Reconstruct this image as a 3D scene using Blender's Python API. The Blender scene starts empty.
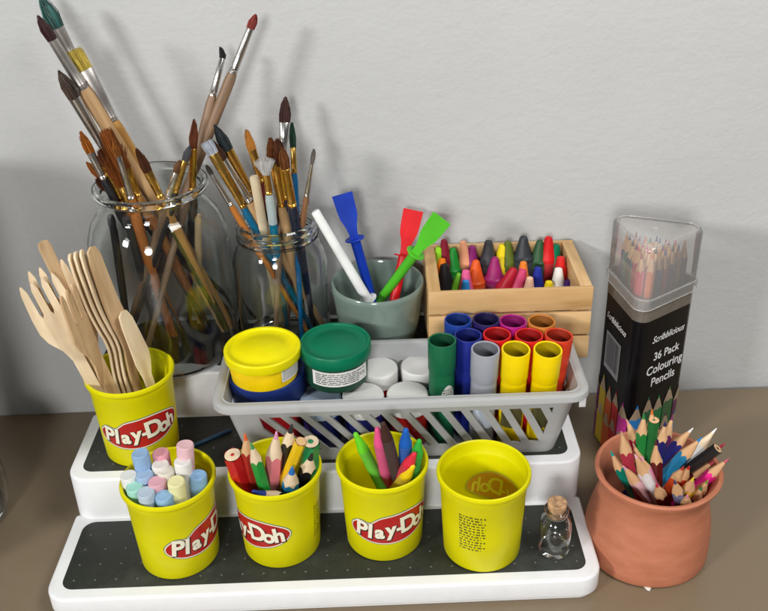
import bpy, bmesh, math, random
from mathutils import Matrix, Vector, Quaternion
# All lengths below are in centimetres; S turns them into metres when meshes are linked.
S = 0.01
random.seed(7)
scene = bpy.context.scene
COL = scene.collection
PI = math.pi
CAM = Vector((-0.02, -46.09, 51.67))

# ------------------------------------------------------------------ materials
MATS = {}
def nodes_of(m):
    m.use_nodes = True
    nt = m.node_tree
    return nt, nt.nodes, nt.links
def mat(name, col, rough=.45, metal=0, var=.06, bump=.0, bscale=60, scale=8, trans=0, ior=1.45, sss=0, coat=0, spec=.5, stretch=(1,1,1), rvar=.08):
    """principled material whose colour, roughness and relief vary by noise"""
    if name in MATS: return MATS[name]
    m = bpy.data.materials.new(name); nt, N, L = nodes_of(m)
    b = N['Principled BSDF']
    tc = N.new('ShaderNodeTexCoord'); mp = N.new('ShaderNodeMapping'); mp.inputs['Scale'].default_value = stretch
    L.new(tc.outputs['Object'], mp.inputs['Vector'])
    nz = N.new('ShaderNodeTexNoise'); nz.inputs['Scale'].default_value = scale*12; nz.inputs['Detail'].default_value = 5
    L.new(mp.outputs['Vector'], nz.inputs['Vector'])
    rp = N.new('ShaderNodeValToRGB')
    rp.color_ramp.elements[0].position = .3; rp.color_ramp.elements[1].position = .7
    rp.color_ramp.elements[0].color = (*[max(0, c*(1-var)) for c in col], 1)
    rp.color_ramp.elements[1].color = (*[min(1, c*(1+var)) for c in col], 1)
    L.new(nz.outputs['Fac'], rp.inputs['Fac']); L.new(rp.outputs['Color'], b.inputs['Base Color'])
    mr = N.new('ShaderNodeMapRange'); mr.inputs['To Min'].default_value = max(.02, rough-rvar); mr.inputs['To Max'].default_value = min(1, rough+rvar)
    L.new(nz.outputs['Fac'], mr.inputs['Value']); L.new(mr.outputs['Result'], b.inputs['Roughness'])
    b.inputs['Metallic'].default_value = metal
    b.inputs['IOR'].default_value = ior
    b.inputs['Transmission Weight'].default_value = trans
    b.inputs['Coat Weight'].default_value = coat
    b.inputs['Specular IOR Level'].default_value = spec
    if sss:
        b.inputs['Subsurface Weight'].default_value = sss; b.inputs['Subsurface Scale'].default_value = .004
        b.inputs['Subsurface Radius'].default_value = (1, .8, .5)
    if bump:
        n2 = N.new('ShaderNodeTexNoise'); n2.inputs['Scale'].default_value = bscale*12; n2.inputs['Detail'].default_value = 4
        L.new(mp.outputs['Vector'], n2.inputs['Vector'])
        bp = N.new('ShaderNodeBump'); bp.inputs['Strength'].default_value = bump; bp.inputs['Distance'].default_value = .0006
        L.new(n2.outputs['Fac'], bp.inputs['Height']); L.new(bp.outputs['Normal'], b.inputs['Normal'])
    MATS[name] = m
    return m
def wood(name, c1, c2, scale=14, axis='Z', rough=.6, bump=.12):
    """streaky grain running along one axis"""
    if name in MATS: return MATS[name]
    m = bpy.data.materials.new(name); nt, N, L = nodes_of(m); b = N['Principled BSDF']
    tc = N.new('ShaderNodeTexCoord'); mp = N.new('ShaderNodeMapping')
    sc = {'X': (1, 9, 9), 'Y': (9, 1, 9), 'Z': (9, 9, 1)}[axis]
    mp.inputs['Scale'].default_value = [s*scale for s in sc]
    L.new(tc.outputs['Object'], mp.inputs['Vector'])
    nz = N.new('ShaderNodeTexNoise'); nz.inputs['Scale'].default_value = 1; nz.inputs['Detail'].default_value = 7; nz.inputs['Distortion'].default_value = .6
    L.new(mp.outputs['Vector'], nz.inputs['Vector'])
    n2 = N.new('ShaderNodeTexNoise'); n2.inputs['Scale'].default_value = 22; L.new(tc.outputs['Object'], n2.inputs['Vector'])
    mx = N.new('ShaderNodeMath'); mx.operation = 'MULTIPLY_ADD'; mx.inputs[1].default_value = .35; 
    L.new(n2.outputs['Fac'], mx.inputs[0]); L.new(nz.outputs['Fac'], mx.inputs[2])
    rp = N.new('ShaderNodeValToRGB'); rp.color_ramp.elements[0].position = .45; rp.color_ramp.elements[1].position = .85
    rp.color_ramp.elements[0].color = (*c1, 1); rp.color_ramp.elements[1].color = (*c2, 1)
    L.new(mx.outputs[0], rp.inputs['Fac']); L.new(rp.outputs['Color'], b.inputs['Base Color'])
    b.inputs['Roughness'].default_value = rough
    bp = N.new('ShaderNodeBump'); bp.inputs['Strength'].default_value = bump; bp.inputs['Distance'].default_value = .0005
    L.new(nz.outputs['Fac'], bp.inputs['Height']); L.new(bp.outputs['Normal'], b.inputs['Normal'])
    MATS[name] = m
    return m
def film(name, tint, clear=.6, rough=.08, haze_col=(.8, .8, .8), haze=.1):
    """thin clear plastic sheet: mostly see-through, some sheen, a little milky scatter"""
    m = bpy.data.materials.new(name); nt, N, L = nodes_of(m); b = N['Principled BSDF']; out = N['Material Output']
    b.inputs['Base Color'].default_value = (*haze_col, 1); b.inputs['Roughness'].default_value = rough
    t = N.new('ShaderNodeBsdfTransparent'); t.inputs['Color'].default_value = (*tint, 1)
    g = N.new('ShaderNodeBsdfGlossy'); g.inputs['Roughness'].default_value = rough
    fr = N.new('ShaderNodeFresnel'); fr.inputs['IOR'].default_value = 1.5
    nz = N.new('ShaderNodeTexNoise'); nz.inputs['Scale'].default_value = 90; nz.inputs['Detail'].default_value = 5
    mr = N.new('ShaderNodeMapRange'); mr.inputs['To Min'].default_value = max(0, 1-clear-haze); mr.inputs['To Max'].default_value = 1-clear+haze
    L.new(nz.outputs['Fac'], mr.inputs['Value'])
    m1 = N.new('ShaderNodeMixShader'); L.new(mr.outputs['Result'], m1.inputs[0]); L.new(t.outputs[0], m1.inputs[1]); L.new(b.outputs[0], m1.inputs[2])
    m2 = N.new('ShaderNodeMixShader'); L.new(fr.outputs[0], m2.inputs[0]); L.new(m1.outputs[0], m2.inputs[1]); L.new(g.outputs[0], m2.inputs[2])
    L.new(m2.outputs[0], out.inputs['Surface'])
    return m
def glass(name, col=(.95, .98, .96), rough=.0):
    m = bpy.data.materials.new(name); nt, N, L = nodes_of(m); b = N['Principled BSDF']
    b.inputs['Base Color'].default_value = (*col, 1); b.inputs['Transmission Weight'].default_value = 1
    b.inputs['Roughness'].default_value = rough; b.inputs['IOR'].default_value = 1.47
    tc = N.new('ShaderNodeTexCoord')
    nz = N.new('ShaderNodeTexNoise'); nz.inputs['Scale'].default_value = 38; nz.inputs['Detail'].default_value = 1
    L.new(tc.outputs['Object'], nz.inputs['Vector'])
    bp = N.new('ShaderNodeBump'); bp.inputs['Strength'].default_value = .10; bp.inputs['Distance'].default_value = .002
    L.new(nz.outputs['Fac'], bp.inputs['Height']); L.new(bp.outputs['Normal'], b.inputs['Normal'])
    return m

def srgb(r, g, b):
    f = lambda c: (c/255/12.92) if c/255 <= .04045 else ((c/255+.055)/1.055)**2.4
    return (f(r), f(g), f(b))

# ------------------------------------------------------------------ mesh building
I4 = Matrix.Identity(4)
class MB:
    def __init__(s): s.bm = bmesh.new()
    def _face(s, vs, mi):
        try:
            f = s.bm.faces.new(vs); f.material_index = mi; return f
        except ValueError: return None
    def lathe(s, prof, n=40, M=I4, mi=0, closed=False, mis=None, wob=None):
        rings = []
        for i, (r, z) in enumerate(prof):
            if r < 1e-5: rings.append([s.bm.verts.new(M @ Vector((0, 0, z)))])
            else:
                rings.append([s.bm.verts.new(M @ Vector(((r+(wob(a, z) if wob else 0))*math.cos(a), (r+(wob(a, z) if wob else 0))*math.sin(a), z)))
                              for a in [2*PI*k/n for k in range(n)]])
        pairs = list(zip(rings[:-1], rings[1:])) + ([(rings[-1], rings[0])] if closed else [])
        for i, (a, b) in enumerate(pairs):
            m_ = mis[i] if mis else mi
            for k in range(n):
                j = (k+1) % n
                if len(a) == 1 and len(b) == 1: continue
                if len(a) == 1: s._face((a[0], b[j], b[k]), m_)
                elif len(b) == 1: s._face((a[k], a[j], b[0]), m_)
                else: s._face((a[k], a[j], b[j], b[k]), m_)
        return s
    def sweep(s, pts, rad, n=12, mi=0, cap=True, M=I4):
        """pts along a line, rad = (rx, ry) or r per point, cross axis x = local X"""
        pts = [Vector(p) for p in pts]; rings = []
        for i, p in enumerate(pts):
            t = (pts[min(i+1, len(pts)-1)]-pts[max(i-1, 0)]).normalized()
            x = Vector((1, 0, 0)) - t*t.x
            if x.length < .2: x = Vector((0, 1, 0)) - t*t.y
            x.normalize(); y = t.cross(x)
            r = rad[i]; rx, ry = r if isinstance(r, tuple) else (r, r)
            rings.append([s.bm.verts.new(M @ (p + x*rx*math.cos(2*PI*k/n) + y*ry*math.sin(2*PI*k/n))) for k in range(n)])
        for a, b in zip(rings[:-1], rings[1:]):
            for k in range(n): s._face((a[k], a[(k+1) % n], b[(k+1) % n], b[k]), mi)
        if cap:
            s._face(rings[0][::-1], mi); s._face(rings[-1], mi)
        return s
    def prism(s, outline, z0, z1, bev=0, mi=0, M=I4, seg=2):
        b = bmesh.new()
        lo = [b.verts.new((x, y, z0)) for x, y in outline]
        f = b.faces.new(lo)
        r = bmesh.ops.extrude_face_region(b, geom=[f])
        for v in r['geom']:
            if isinstance(v, bmesh.types.BMVert): v.co.z = z1
        bmesh.ops.recalc_face_normals(b, faces=b.faces)
        if bev:
            es = [e for e in b.edges if abs(e.verts[0].co.z-e.verts[1].co.z) < 1e-6]
            bmesh.ops.bevel(b, geom=es, offset=bev, segments=seg, affect='EDGES', profile=.5)
        s.merge(b, M, mi); return s
    def box(s, a, b_, bev=0, mi=0, M=I4, seg=2):
        b = bmesh.new(); bmesh.ops.create_cube(b, size=1)
        a, c = Vector(a), Vector(b_)
        for v in b.verts: v.co = Vector([(a[i]+c[i])/2 + v.co[i]*(c[i]-a[i]) for i in range(3)])
        if bev: bmesh.ops.bevel(b, geom=b.edges[:], offset=bev, segments=seg, affect='EDGES', profile=.5)
        s.merge(b, M, mi); return s
    def merge(s, b, M=I4, mi=None):
        mp = {}
        for v in b.verts: mp[v] = s.bm.verts.new(M @ v.co)
        for f in b.faces:
            g = s._face([mp[v] for v in f.verts], f.material_index if mi is None else mi)
        b.free(); return s
    def build(s, name, mats, parent=None, M=None, sharp=38, recalc=True):
        if recalc: bmesh.ops.recalc_face_normals(s.bm, faces=s.bm.faces)
        for v in s.bm.verts: v.co *= S
        for f in s.bm.faces: f.smooth = True
        me = bpy.data.meshes.new(name); s.bm.to_mesh(me); s.bm.free()
        for m in (mats if isinstance(mats, (list, tuple)) else [mats]): me.materials.append(m)
        me.set_sharp_from_angle(angle=math.radians(sharp))
        o = bpy.data.objects.new(name, me); COL.objects.link(o)
        if parent: o.parent = parent
        if M is not None: o.matrix_basis = m_scaled(M)
        return o
def m_scaled(M):
    M = M.copy(); M.translation = M.translation*S; return M
def frame(B, T, spin=0, face=True):
    """matrix at B with Z towards T and local X lying across the line of sight"""
    B, T = Vector(B), Vector(T); z = (T-B).normalized()
    x = z.cross(CAM-B) if face else z.cross(Vector((0, -1, .001)))
    x.normalize(); y = z.cross(x)
    R = Matrix((x, y, z)).transposed().to_4x4() @ Matrix.Rotation(spin, 4, 'Z')
    return Matrix.Translation(B) @ R
def at(x, y, z=0): return Matrix.Translation((x, y, z))
def tag(o, label, cat, group=None, kind=None):
    if label: o['label'] = label
    if cat: o['category'] = cat
    if group: o['group'] = group
    if kind: o['kind'] = kind
    return o
def thing(name, label, cat, M, group=None):
    o = bpy.data.objects.new(name, None); o.empty_display_size = .01; COL.objects.link(o)
    o.matrix_basis = m_scaled(M)
    return tag(o, label, cat, group)
def rrect(x0, x1, y0, y1, r, n=6, rb=None):
    """rounded rectangle; rb = radius of the two rear corners"""
    rb = r if rb is None else rb; out = []
    for cx, cy, a0, q in ((x1-r, y0+r, -90, r), (x1-rb, y1-rb, 0, rb), (x0+rb, y1-rb, 90, rb), (x0+r, y0+r, 180, r)):
        for k in range(n+1):
            a = math.radians(a0+90*k/n); out.append((cx+q*math.cos(a), cy+q*math.sin(a)))
    return out
def fill(outlines):
    """flat bmesh of an outline with holes"""
    b = bmesh.new(); es = []
    for ol in outlines:
        vs = [b.verts.new((x, y, 0)) for x, y in ol]
        es += [b.edges.new((vs[i], vs[(i+1) % len(vs)])) for i in range(len(vs))]
    bmesh.ops.triangle_fill(b, edges=es, use_beauty=True, use_dissolve=False)
    return b
def slices(b, step, axis=0):
    lo = min(v.co[axis] for v in b.verts); hi = max(v.co[axis] for v in b.verts)
    no = [0, 0, 0]; no[axis] = 1; x = lo+step
    while x < hi:
        co = [0, 0, 0]; co[axis] = x
        bmesh.ops.bisect_plane(b, geom=b.verts[:]+b.edges[:]+b.faces[:], plane_co=co, plane_no=no)
        x += step
    return b
def text_bm(txt, size, offset=0, shear=0, space=1):
    cu = bpy.data.curves.new('t', 'FONT'); cu.body = txt; cu.size = size; cu.offset = offset; cu.shear = shear
    cu.align_x = 'CENTER'; cu.align_y = 'CENTER'; cu.resolution_u = 4; cu.space_character = space; cu.fill_mode = 'FRONT'
    o = bpy.data.objects.new('t', cu); COL.objects.link(o)
    dg = bpy.context.evaluated_depsgraph_get(); me = bpy.data.meshes.new_from_object(o.evaluated_get(dg))
    b = bmesh.new(); b.from_mesh(me); bpy.data.meshes.remove(me); bpy.data.objects.remove(o); bpy.data.curves.remove(cu)
    bmesh.ops.remove_doubles(b, verts=b.verts, dist=1e-4)
    return b
def xf(b, M):
    for v in b.verts: v.co = M @ v.co
    return b

# ------------------------------------------------------------------ setting
WY, WT = 24.95, .46      # wall distance (y at x=0) and its slight turn in degrees
def wall_material():
    m = bpy.data.materials.new('painted_plaster'); nt, N, L = nodes_of(m); b = N['Principled BSDF']
    tc = N.new('ShaderNodeTexCoord')
    n1 = N.new('ShaderNodeTexNoise'); n1.inputs['Scale'].default_value = 260; n1.inputs['Detail'].default_value = 5; n1.inputs['Roughness'].default_value = .55
    mpw = N.new('ShaderNodeMapping'); mpw.inputs['Scale'].default_value = (.8, 1, 1); L.new(tc.outputs['Object'], mpw.inputs['Vector'])
    n2 = N.new('ShaderNodeTexNoise'); n2.inputs['Scale'].default_value = 5; n2.inputs['Detail'].default_value = 3
    n3 = N.new('ShaderNodeTexNoise'); n3.inputs['Scale'].default_value = 90; n3.inputs['Detail'].default_value = 6
    L.new(mpw.outputs[0], n1.inputs['Vector']); L.new(tc.outputs['Object'], n2.inputs['Vector']); L.new(mpw.outputs[0], n3.inputs['Vector'])
    rp = N.new('ShaderNodeValToRGB'); rp.color_ramp.elements[0].color = (.490, .491, .480, 1); rp.color_ramp.elements[1].color = (.525, .526, .512, 1)
    rp.color_ramp.elements[0].position = .3; rp.color_ramp.elements[1].position = .7
    L.new(n2.outputs['Fac'], rp.inputs['Fac']); L.new(rp.outputs['Color'], b.inputs['Base Color'])
    b.inputs['Roughness'].default_value = .62; b.inputs['Specular IOR Level'].default_value = .35
    ad = N.new('ShaderNodeMath'); ad.operation = 'MULTIPLY_ADD'; ad.inputs[1].default_value = 1.6
    L.new(n3.outputs['Fac'], ad.inputs[0]); L.new(n1.outputs['Fac'], ad.inputs[2])
    bp = N.new('ShaderNodeBump'); bp.inputs['Strength'].default_value = .28; bp.inputs['Distance'].default_value = .0012
    L.new(ad.outputs[0], bp.inputs['Height']); L.new(bp.outputs['Normal'], b.inputs['Normal'])
    return m
def table_material():
    m = bpy.data.materials.new('brown_worktop'); nt, N, L = nodes_of(m); b = N['Principled BSDF']
    tc = N.new('ShaderNodeTexCoord')
    n1 = N.new('ShaderNodeTexNoise'); n1.inputs['Scale'].default_value = 500; n1.inputs['Detail'].default_value = 3
    n2 = N.new('ShaderNodeTexNoise'); n2.inputs['Scale'].default_value = 9; n2.inputs['Detail'].default_value = 6; n2.inputs['Distortion'].default_value = 1.2
    for n in (n1, n2): L.new(tc.outputs['Object'], n.inputs['Vector'])
    rp = N.new('ShaderNodeValToRGB'); rp.color_ramp.elements[0].color = (.188, .140, .086, 1); rp.color_ramp.elements[1].color = (.212, .160, .100, 1)
    L.new(n1.outputs['Fac'], rp.inputs['Fac']); L.new(rp.outputs['Color'], b.inputs['Base Color'])
    mr = N.new('ShaderNodeMapRange'); mr.inputs['From Min'].default_value = .35; mr.inputs['From Max'].default_value = .65
    mr.inputs['To Min'].default_value = .30; mr.inputs['To Max'].default_value = .42
    L.new(n2.outputs['Fac'], mr.inputs['Value']); L.new(mr.outputs['Result'], b.inputs['Roughness'])
    bp = N.new('ShaderNodeBump'); bp.inputs['Strength'].default_value = .05; bp.inputs['Distance'].default_value = .0005
    L.new(n1.outputs['Fac'], bp.inputs['Height']); L.new(bp.outputs['Normal'], b.inputs['Normal'])
    return m
mb = MB(); mb.box((-140, 0, -30), (140, 6, 160)); w = mb.build('wall', wall_material(), M=at(0, WY, 0) @ Matrix.Rotation(math.radians(WT), 4, 'Z'))
tag(w, 'pale grey painted plaster wall behind everything', 'wall', kind='structure')
mb = MB(); mb.box((-140, -60, -4), (140, 24.0, 0)); mb.box((-140, 24.0, -4), (140, 24.6, 0))
tm = table_material(); w = mb.build('tabletop', tm); tag(w, 'brown grey worktop surface carrying everything', 'tabletop', kind='structure')

# ------------------------------------------------------------------ stepped shelf
white = mat('white_shelf_plastic', (.82, .825, .83), .36, bump=.05, var=.02)
pad_m = mat('dark_rubber_pad', (.026, .029, .023), .50, spec=.35, bump=.25, bscale=90, var=.1)
def dusty(m, col, scale, lo, hi, amt):
    """faint dust and smudges in irregular patches over a base colour"""
    nt = m.node_tree; N, L = nt.nodes, nt.links; b = N['Principled BSDF']; src = b.inputs['Base Color'].links[0].from_socket
    tc = N.new('ShaderNodeTexCoord'); a = N.new('ShaderNodeTexNoise'); a.inputs['Scale'].default_value = scale; a.inputs['Detail'].default_value = 9; a.inputs['Roughness'].default_value = .75
    c = N.new('ShaderNodeTexNoise'); c.inputs['Scale'].default_value = scale*40; c.inputs['Detail'].default_value = 2
    L.new(tc.outputs['Object'], a.inputs['Vector']); L.new(tc.outputs['Object'], c.inputs['Vector'])
    mr = N.new('ShaderNodeMapRange'); mr.inputs['From Min'].default_value = lo; mr.inputs['From Max'].default_value = hi; mr.inputs['To Max'].default_value = amt
    m2 = N.new('ShaderNodeMapRange'); m2.inputs['From Min'].default_value = .66; m2.inputs['From Max'].default_value = .74; m2.inputs['To Max'].default_value = amt*.5
    L.new(a.outputs['Fac'], mr.inputs['Value']); L.new(c.outputs['Fac'], m2.inputs['Value'])
    ad = N.new('ShaderNodeMath'); ad.operation = 'ADD'; ad.use_clamp = True; L.new(mr.outputs[0], ad.inputs[0]); L.new(m2.outputs[0], ad.inputs[1])
    mx = N.new('ShaderNodeMixRGB'); mx.inputs[2].default_value = (*col, 1); L.new(ad.outputs[0], mx.inputs[0]); L.new(src, mx.inputs[1]); L.new(mx.outputs[0], b.inputs['Base Color'])
dusty(pad_m, (.30, .31, .30), 14, .5, .75, .13); dusty(white, (.42, .38, .33), 11, .55, .8, .16)
dot_m = mat('pad_dot', (.115, .12, .11), .5)
RX0, RX1 = -24.44, 14.9
Z1, Z2, Z3 = 2.0, 5.87, 10.01
Y1, Y2, Y3 = 8.0, 15.73, 24.3
shelf = thing('stepped_shelf', 'white plastic three step shelf with dark grey pads under the tubs and jars', 'shelf', at(0, 0, 0))
mb = MB()
mb.prism(rrect(RX0, RX1, 0, Y1+.6, 1.6, 8, .3), .25, Z1, .22, seg=3)
mb.prism(rrect(RX0+.25, RX1-.25, .25, Y1+.5, 1.45, 8, .3), 0, .26)
mb.prism(rrect(RX0, RX1, Y1, Y2+.6, 1.6, 8, .3), .02, Z2, .22, seg=3)
mb.prism(rrect(RX0, RX1, Y2, Y3, 1.6, 8, .8), .03, Z3, .22, seg=3)
mb.build('shelf_body', white, shelf)
def pad(y0, y1, z):
    mb = MB(); x0, x1 = RX0+.95, RX1-.95
    mb.prism(rrect(x0, x1, y0, y1, .9, 6), z-.05, z+.025, .02)
    y = y0+.8; row = 0
    while y < y1-.4:
        x = x0+.8
        while x < x1-.5:
            mb.lathe([(.085, z+.024), (.07, z+.045), (0, z+.055)], 8, at(x, y), 1); x += 1.5
        y += 1.5; row += 1
    mb.build('rubber_pad', [pad_m, dot_m], shelf)
pad(.95, Y1-.35, Z1); pad(Y1+.95, Y2-.35, Z2); pad(Y2+.95, Y3-.8, Z3)

dusty(tm, (.34, .29, .24), 9, .52, .8, .16)
# ------------------------------------------------------------------ yellow tubs
tub_y = mat('yellow_tub_plastic', (.68, .63, .0), .40, var=.03, sss=.18, spec=.3, bump=.10, bscale=2.2)
dusty(tub_y, (.52, .46, .005), 16, .55, .8, .22)
logo_red = mat('logo_red', (.42, .012, .010), .35, var=.05)
logo_white = mat('logo_cream', (.82, .78, .62), .38, var=.03)
logo_edge = mat('logo_blue_grey_edge', (.10, .17, .16), .4)
logo_dark = mat('logo_dark_outline', (.05, .012, .008), .4)
print_black = mat('black_print', (.02, .02, .015), .5)
print_pale = mat('logo_seen_through_plastic_red', (.60, .30, .015), .45)
print_pale2 = mat('logo_seen_through_plastic_letters', (.72, .64, .03), .45)
print_pale3 = mat('logo_seen_through_plastic_edge', (.48, .46, .03), .45)
def tub_r(z):
    return 2.78 + .30*min(z, 6.1)/6.1
def logo_outline(g):
    """flat outline of the red badge, grown by g"""
    out = []
    n = 72
    for k in range(n):
        a = 2*PI*k/n
        c, s_ = math.cos(a), math.sin(a)
        x = 3.35*c; y = 1.24*s_*(1 if s_ < 0 else 1.0)
        if s_ > 0: y -= .42*math.exp(-((x+1.80)/.5)**2)       # dip between the first letters and the arc
        if s_ > 0 and x > -1.5: y += .12*math.exp(-((x-1.2)/1.3)**2)
        y += .06*x                                             # badge climbs to the right
        L_ = math.hypot(c/3.35, s_/1.24); nx, ny = c/3.35/L_, s_/1.24/L_
        out.append((x+nx*g, y+ny*g))
    return out
LET = [('P', -2.52, -.14, 1.78, -.12), ('l', -1.84, -.20, 1.70, -.10), ('a', -1.16, -.20, 1.50, -.02), ('y', -.34, .02, 1.50, .06), ('-', .26, .06, 1.3, .08),
       ('D', .98, .16, 1.85, .08), ('o', 1.84, .02, 1.55, .08), ('h', 2.58, .14, 1.62, .10)]
def letters(off):
    b = bmesh.new()
    for ch, x, y, sz, rot in LET:
        t = text_bm(ch, sz, off)
        t2 = xf(t, at(x, y) @ Matrix.Rotation(rot, 4, 'Z') @ Matrix.Diagonal((1.0, 1.12, 1, 1)))
        me = bpy.data.meshes.new('l'); t2.to_mesh(me); t2.free(); b.from_mesh(me); bpy.data.meshes.remove(me)
    return b
def wrap(b, a0, z0, off, inner=False, step=.22):
    slices(b, step)
    for v in b.verts:
        x, y = v.co.x, v.co.y; z = z0+y; r = tub_r(z)-(.20 if inner else 0); r = r-off if inner else r+off
        a = a0+x/2.95
        v.co = Vector((r*math.sin(a), -r*math.cos(a), z))
    return b
def dash_text(w, h, lines, seed, dens=.78):
    rnd = random.Random(seed); b = bmesh.new(); lh = h/lines
    for i in range(lines):
        y = h/2-lh*(i+.5); x = -w/2; end = w/2*(1 if rnd.random() < .7 else .7)
        while x < end:
            wl = rnd.uniform(.10, .32)*w/2
            wl = min(wl, end-x)
            if wl < .03: break
            n = max(1, int(wl/(lh*.36)))
            for k in range(n):                                   # little strokes, too small to read
                xa = x+wl*k/n; xb = xa+wl/n*rnd.uniform(.74, .98); hh = lh*rnd.uniform(.34, .52)
                vs = [b.verts.new(p) for p in ((xa, y-hh/2, 0), (xb, y-hh/2, 0), (xb, y+hh/2, 0), (xa, y+hh/2, 0))]
                b.faces.new(vs)
            x += wl+lh*.4
    return b
def make_tub(x, y, z, a0, label, name='modelling_dough_tub'):
    t = thing(name, label, 'tub', at(x, y, z), 'yellow modelling dough tubs')
    mb = MB()
    prof = [(0, .12), (2.45, .12), (2.62, .02), (2.72, .06), (2.80, .18), (2.93, 3), (3.07, 6.1), (3.12, 6.2), (3.15, 6.7), (3.24, 6.74), (3.32, 6.84), (3.33, 7.0), (3.28, 7.15), (3.18, 7.2), (3.08, 7.12),
            (3.03, 6.9), (2.99, 6.3), (2.92, 6.2), (2.88, 6.0), (2.76, 3), (2.64, .5), (2.5, .33), (0, .3)]
    mb.lathe(prof, 72); mb.build('tub_wall', tub_y, t)
    Z0 = 3.2
    for g, off, mm in ((.13, .012, 0), (.07, .020, 1), (.0, .028, 2)):
        pass
    mb = MB()
    for g, off, mm in ((.15, .012, 0), (.09, .020, 1), (.0, .028, 2)):
        mb.merge(wrap(fill([logo_outline(g)]), a0, Z0, off), mi=mm)
    lb = mb.build('logo_badge', [logo_edge, logo_white, logo_red], t)
    mb = MB(); mb.merge(wrap(xf(letters(.115), at(.05, -.05)), a0, Z0, .036), mi=0); mb.merge(wrap(letters(.062), a0, Z0, .044), mi=1)
    mb.build('logo_lettering', [logo_dark, logo_white], lb)
    mb = MB(); mb.merge(wrap(dash_text(1.9, 3.3, 13, 3), a0+math.radians(205), 3.75, .012), mi=0); mb.build('small_print', print_black, t)
    mb = MB(); mb.merge(wrap(dash_text(1.5, 3.0, 13, 5), a0+math.radians(122), 3.1, .012), mi=0)
    mb.build('small_print', print_black, lb)
    return t
make_tub(-15.5, 4.18, Z1+.03, math.radians(62), 'yellow dough tub full of pastel chalk sticks on the lowest step')
make_tub(-8.06, 4.87, Z1+.03, math.radians(-46), 'yellow dough tub holding thick jumbo pencils on the lowest step')
make_tub(-.46, 5.13, Z1+.03, math.radians(16), 'yellow dough tub holding seven wax crayons on the lowest step')
ET = make_tub(6.65, 3.71, Z1+.03, math.radians(134), 'empty yellow dough tub beside the tiny corked bottle')
mb = MB()
mb.merge(wrap(fill([logo_outline(.13)]), math.radians(134), 3.2, .006, True), mi=2)
mb.merge(wrap(fill([logo_outline(.0)]), math.radians(134), 3.2, .012, True), mi=0); mb.merge(wrap(letters(.03), math.radians(134), 3.2, .018, True), mi=1)
mb.build('logo_showing_through', [print_pale, print_pale2, print_pale3], ET)
make_tub(-19.34, 11.97, Z2+.03, math.radians(18), 'yellow dough tub of wooden cutlery on the middle step')

# ------------------------------------------------------------------ chalks
def chalk(BT, col, label):
    B, T = Vector(BT[0]), Vector(BT[1]); h = (T-B).length
    col = tuple(c*.86 for c in col); m = mat('chalk_%s' % '_'.join('%03d' % int(c*999) for c in col), col, .95, bump=.5, bscale=70, var=.07, spec=.1, rvar=.04)
    mb = MB(); r = .60
    mb.lathe([(0, 0), (r*.9, 0), (r*.9, .3), (r, h-.14), (r*.95, h-.03), (r*.86, h+.01), (r*.5, h-.02), (0, h-.01)], 22, wob=lambda a, z: .012*math.sin(3*a+z*2))
    o = mb.build('chalk_stick', m, M=frame(B, T)); tag(o, label, 'chalk', 'pastel chalk sticks in the tub'); return o
for px, col, lab in (
    (((-16.76,4.34,2.30),(-17.17,4.39,11.20)), (.30,.46,.68), 'tall sky blue chalk stick at the back left of its tub'),
    (((-15.84,4.84,2.30),(-15.98,5.12,10.60)), (.80,.36,.42), 'rose pink chalk stick at the back of the tub'),
    (((-14.84,4.37,2.30),(-14.04,4.61,11.60)), (.82,.52,.55), 'tallest pale pink chalk stick leaning at the back right'),
    (((-15.80,4.22,2.30),(-15.88,4.23,10.30)), (.82,.78,.72), 'off white chalk stick touching the cream one in mid tub'),
    (((-15.44,3.85,2.30),(-15.43,3.77,10.10)), (.78,.73,.62), 'cream chalk stick in the middle of the tub'),
    (((-14.47,4.02,2.30),(-14.22,3.98,10.70)), (.84,.82,.78), 'bright white chalk stick standing at mid right of the tub'),
    (((-13.71,3.85,2.30),(-13.26,3.77,9.60)), (.28,.48,.72), 'blue chalk stick against the right wall of the tub'),
    (((-17.62,3.73,2.30),(-18.00,3.64,9.90)), (.82,.82,.78), 'white chalk stick against the left wall of the tub'),
    (((-16.62,3.70,2.30),(-16.89,3.58,10.00)), (.38,.52,.72), 'powder blue chalk stick between white and pink sticks'),
    (((-17.08,3.09,2.30),(-17.47,2.81,9.60)), (.38,.72,.60), 'mint green chalk stick at the front left'),
    (((-15.83,3.15,2.30),(-15.91,2.89,9.90)), (.78,.42,.48), 'dusty pink chalk stick at the front centre'),
    (((-16.32,2.49,2.30),(-16.52,2.07,9.70)), (.50,.60,.70), 'grey blue chalk stick at the front, next to mint green'),
    (((-15.35,2.43,2.30),(-15.32,1.99,9.40)), (.30,.50,.72), 'short bright blue chalk stick at the front rim'),
    (((-14.80,3.06,2.30),(-14.50,2.58,10.10)), (.84,.80,.42), 'pale yellow chalk stick near the front right'),
    ): chalk(px, col, lab)

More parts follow.
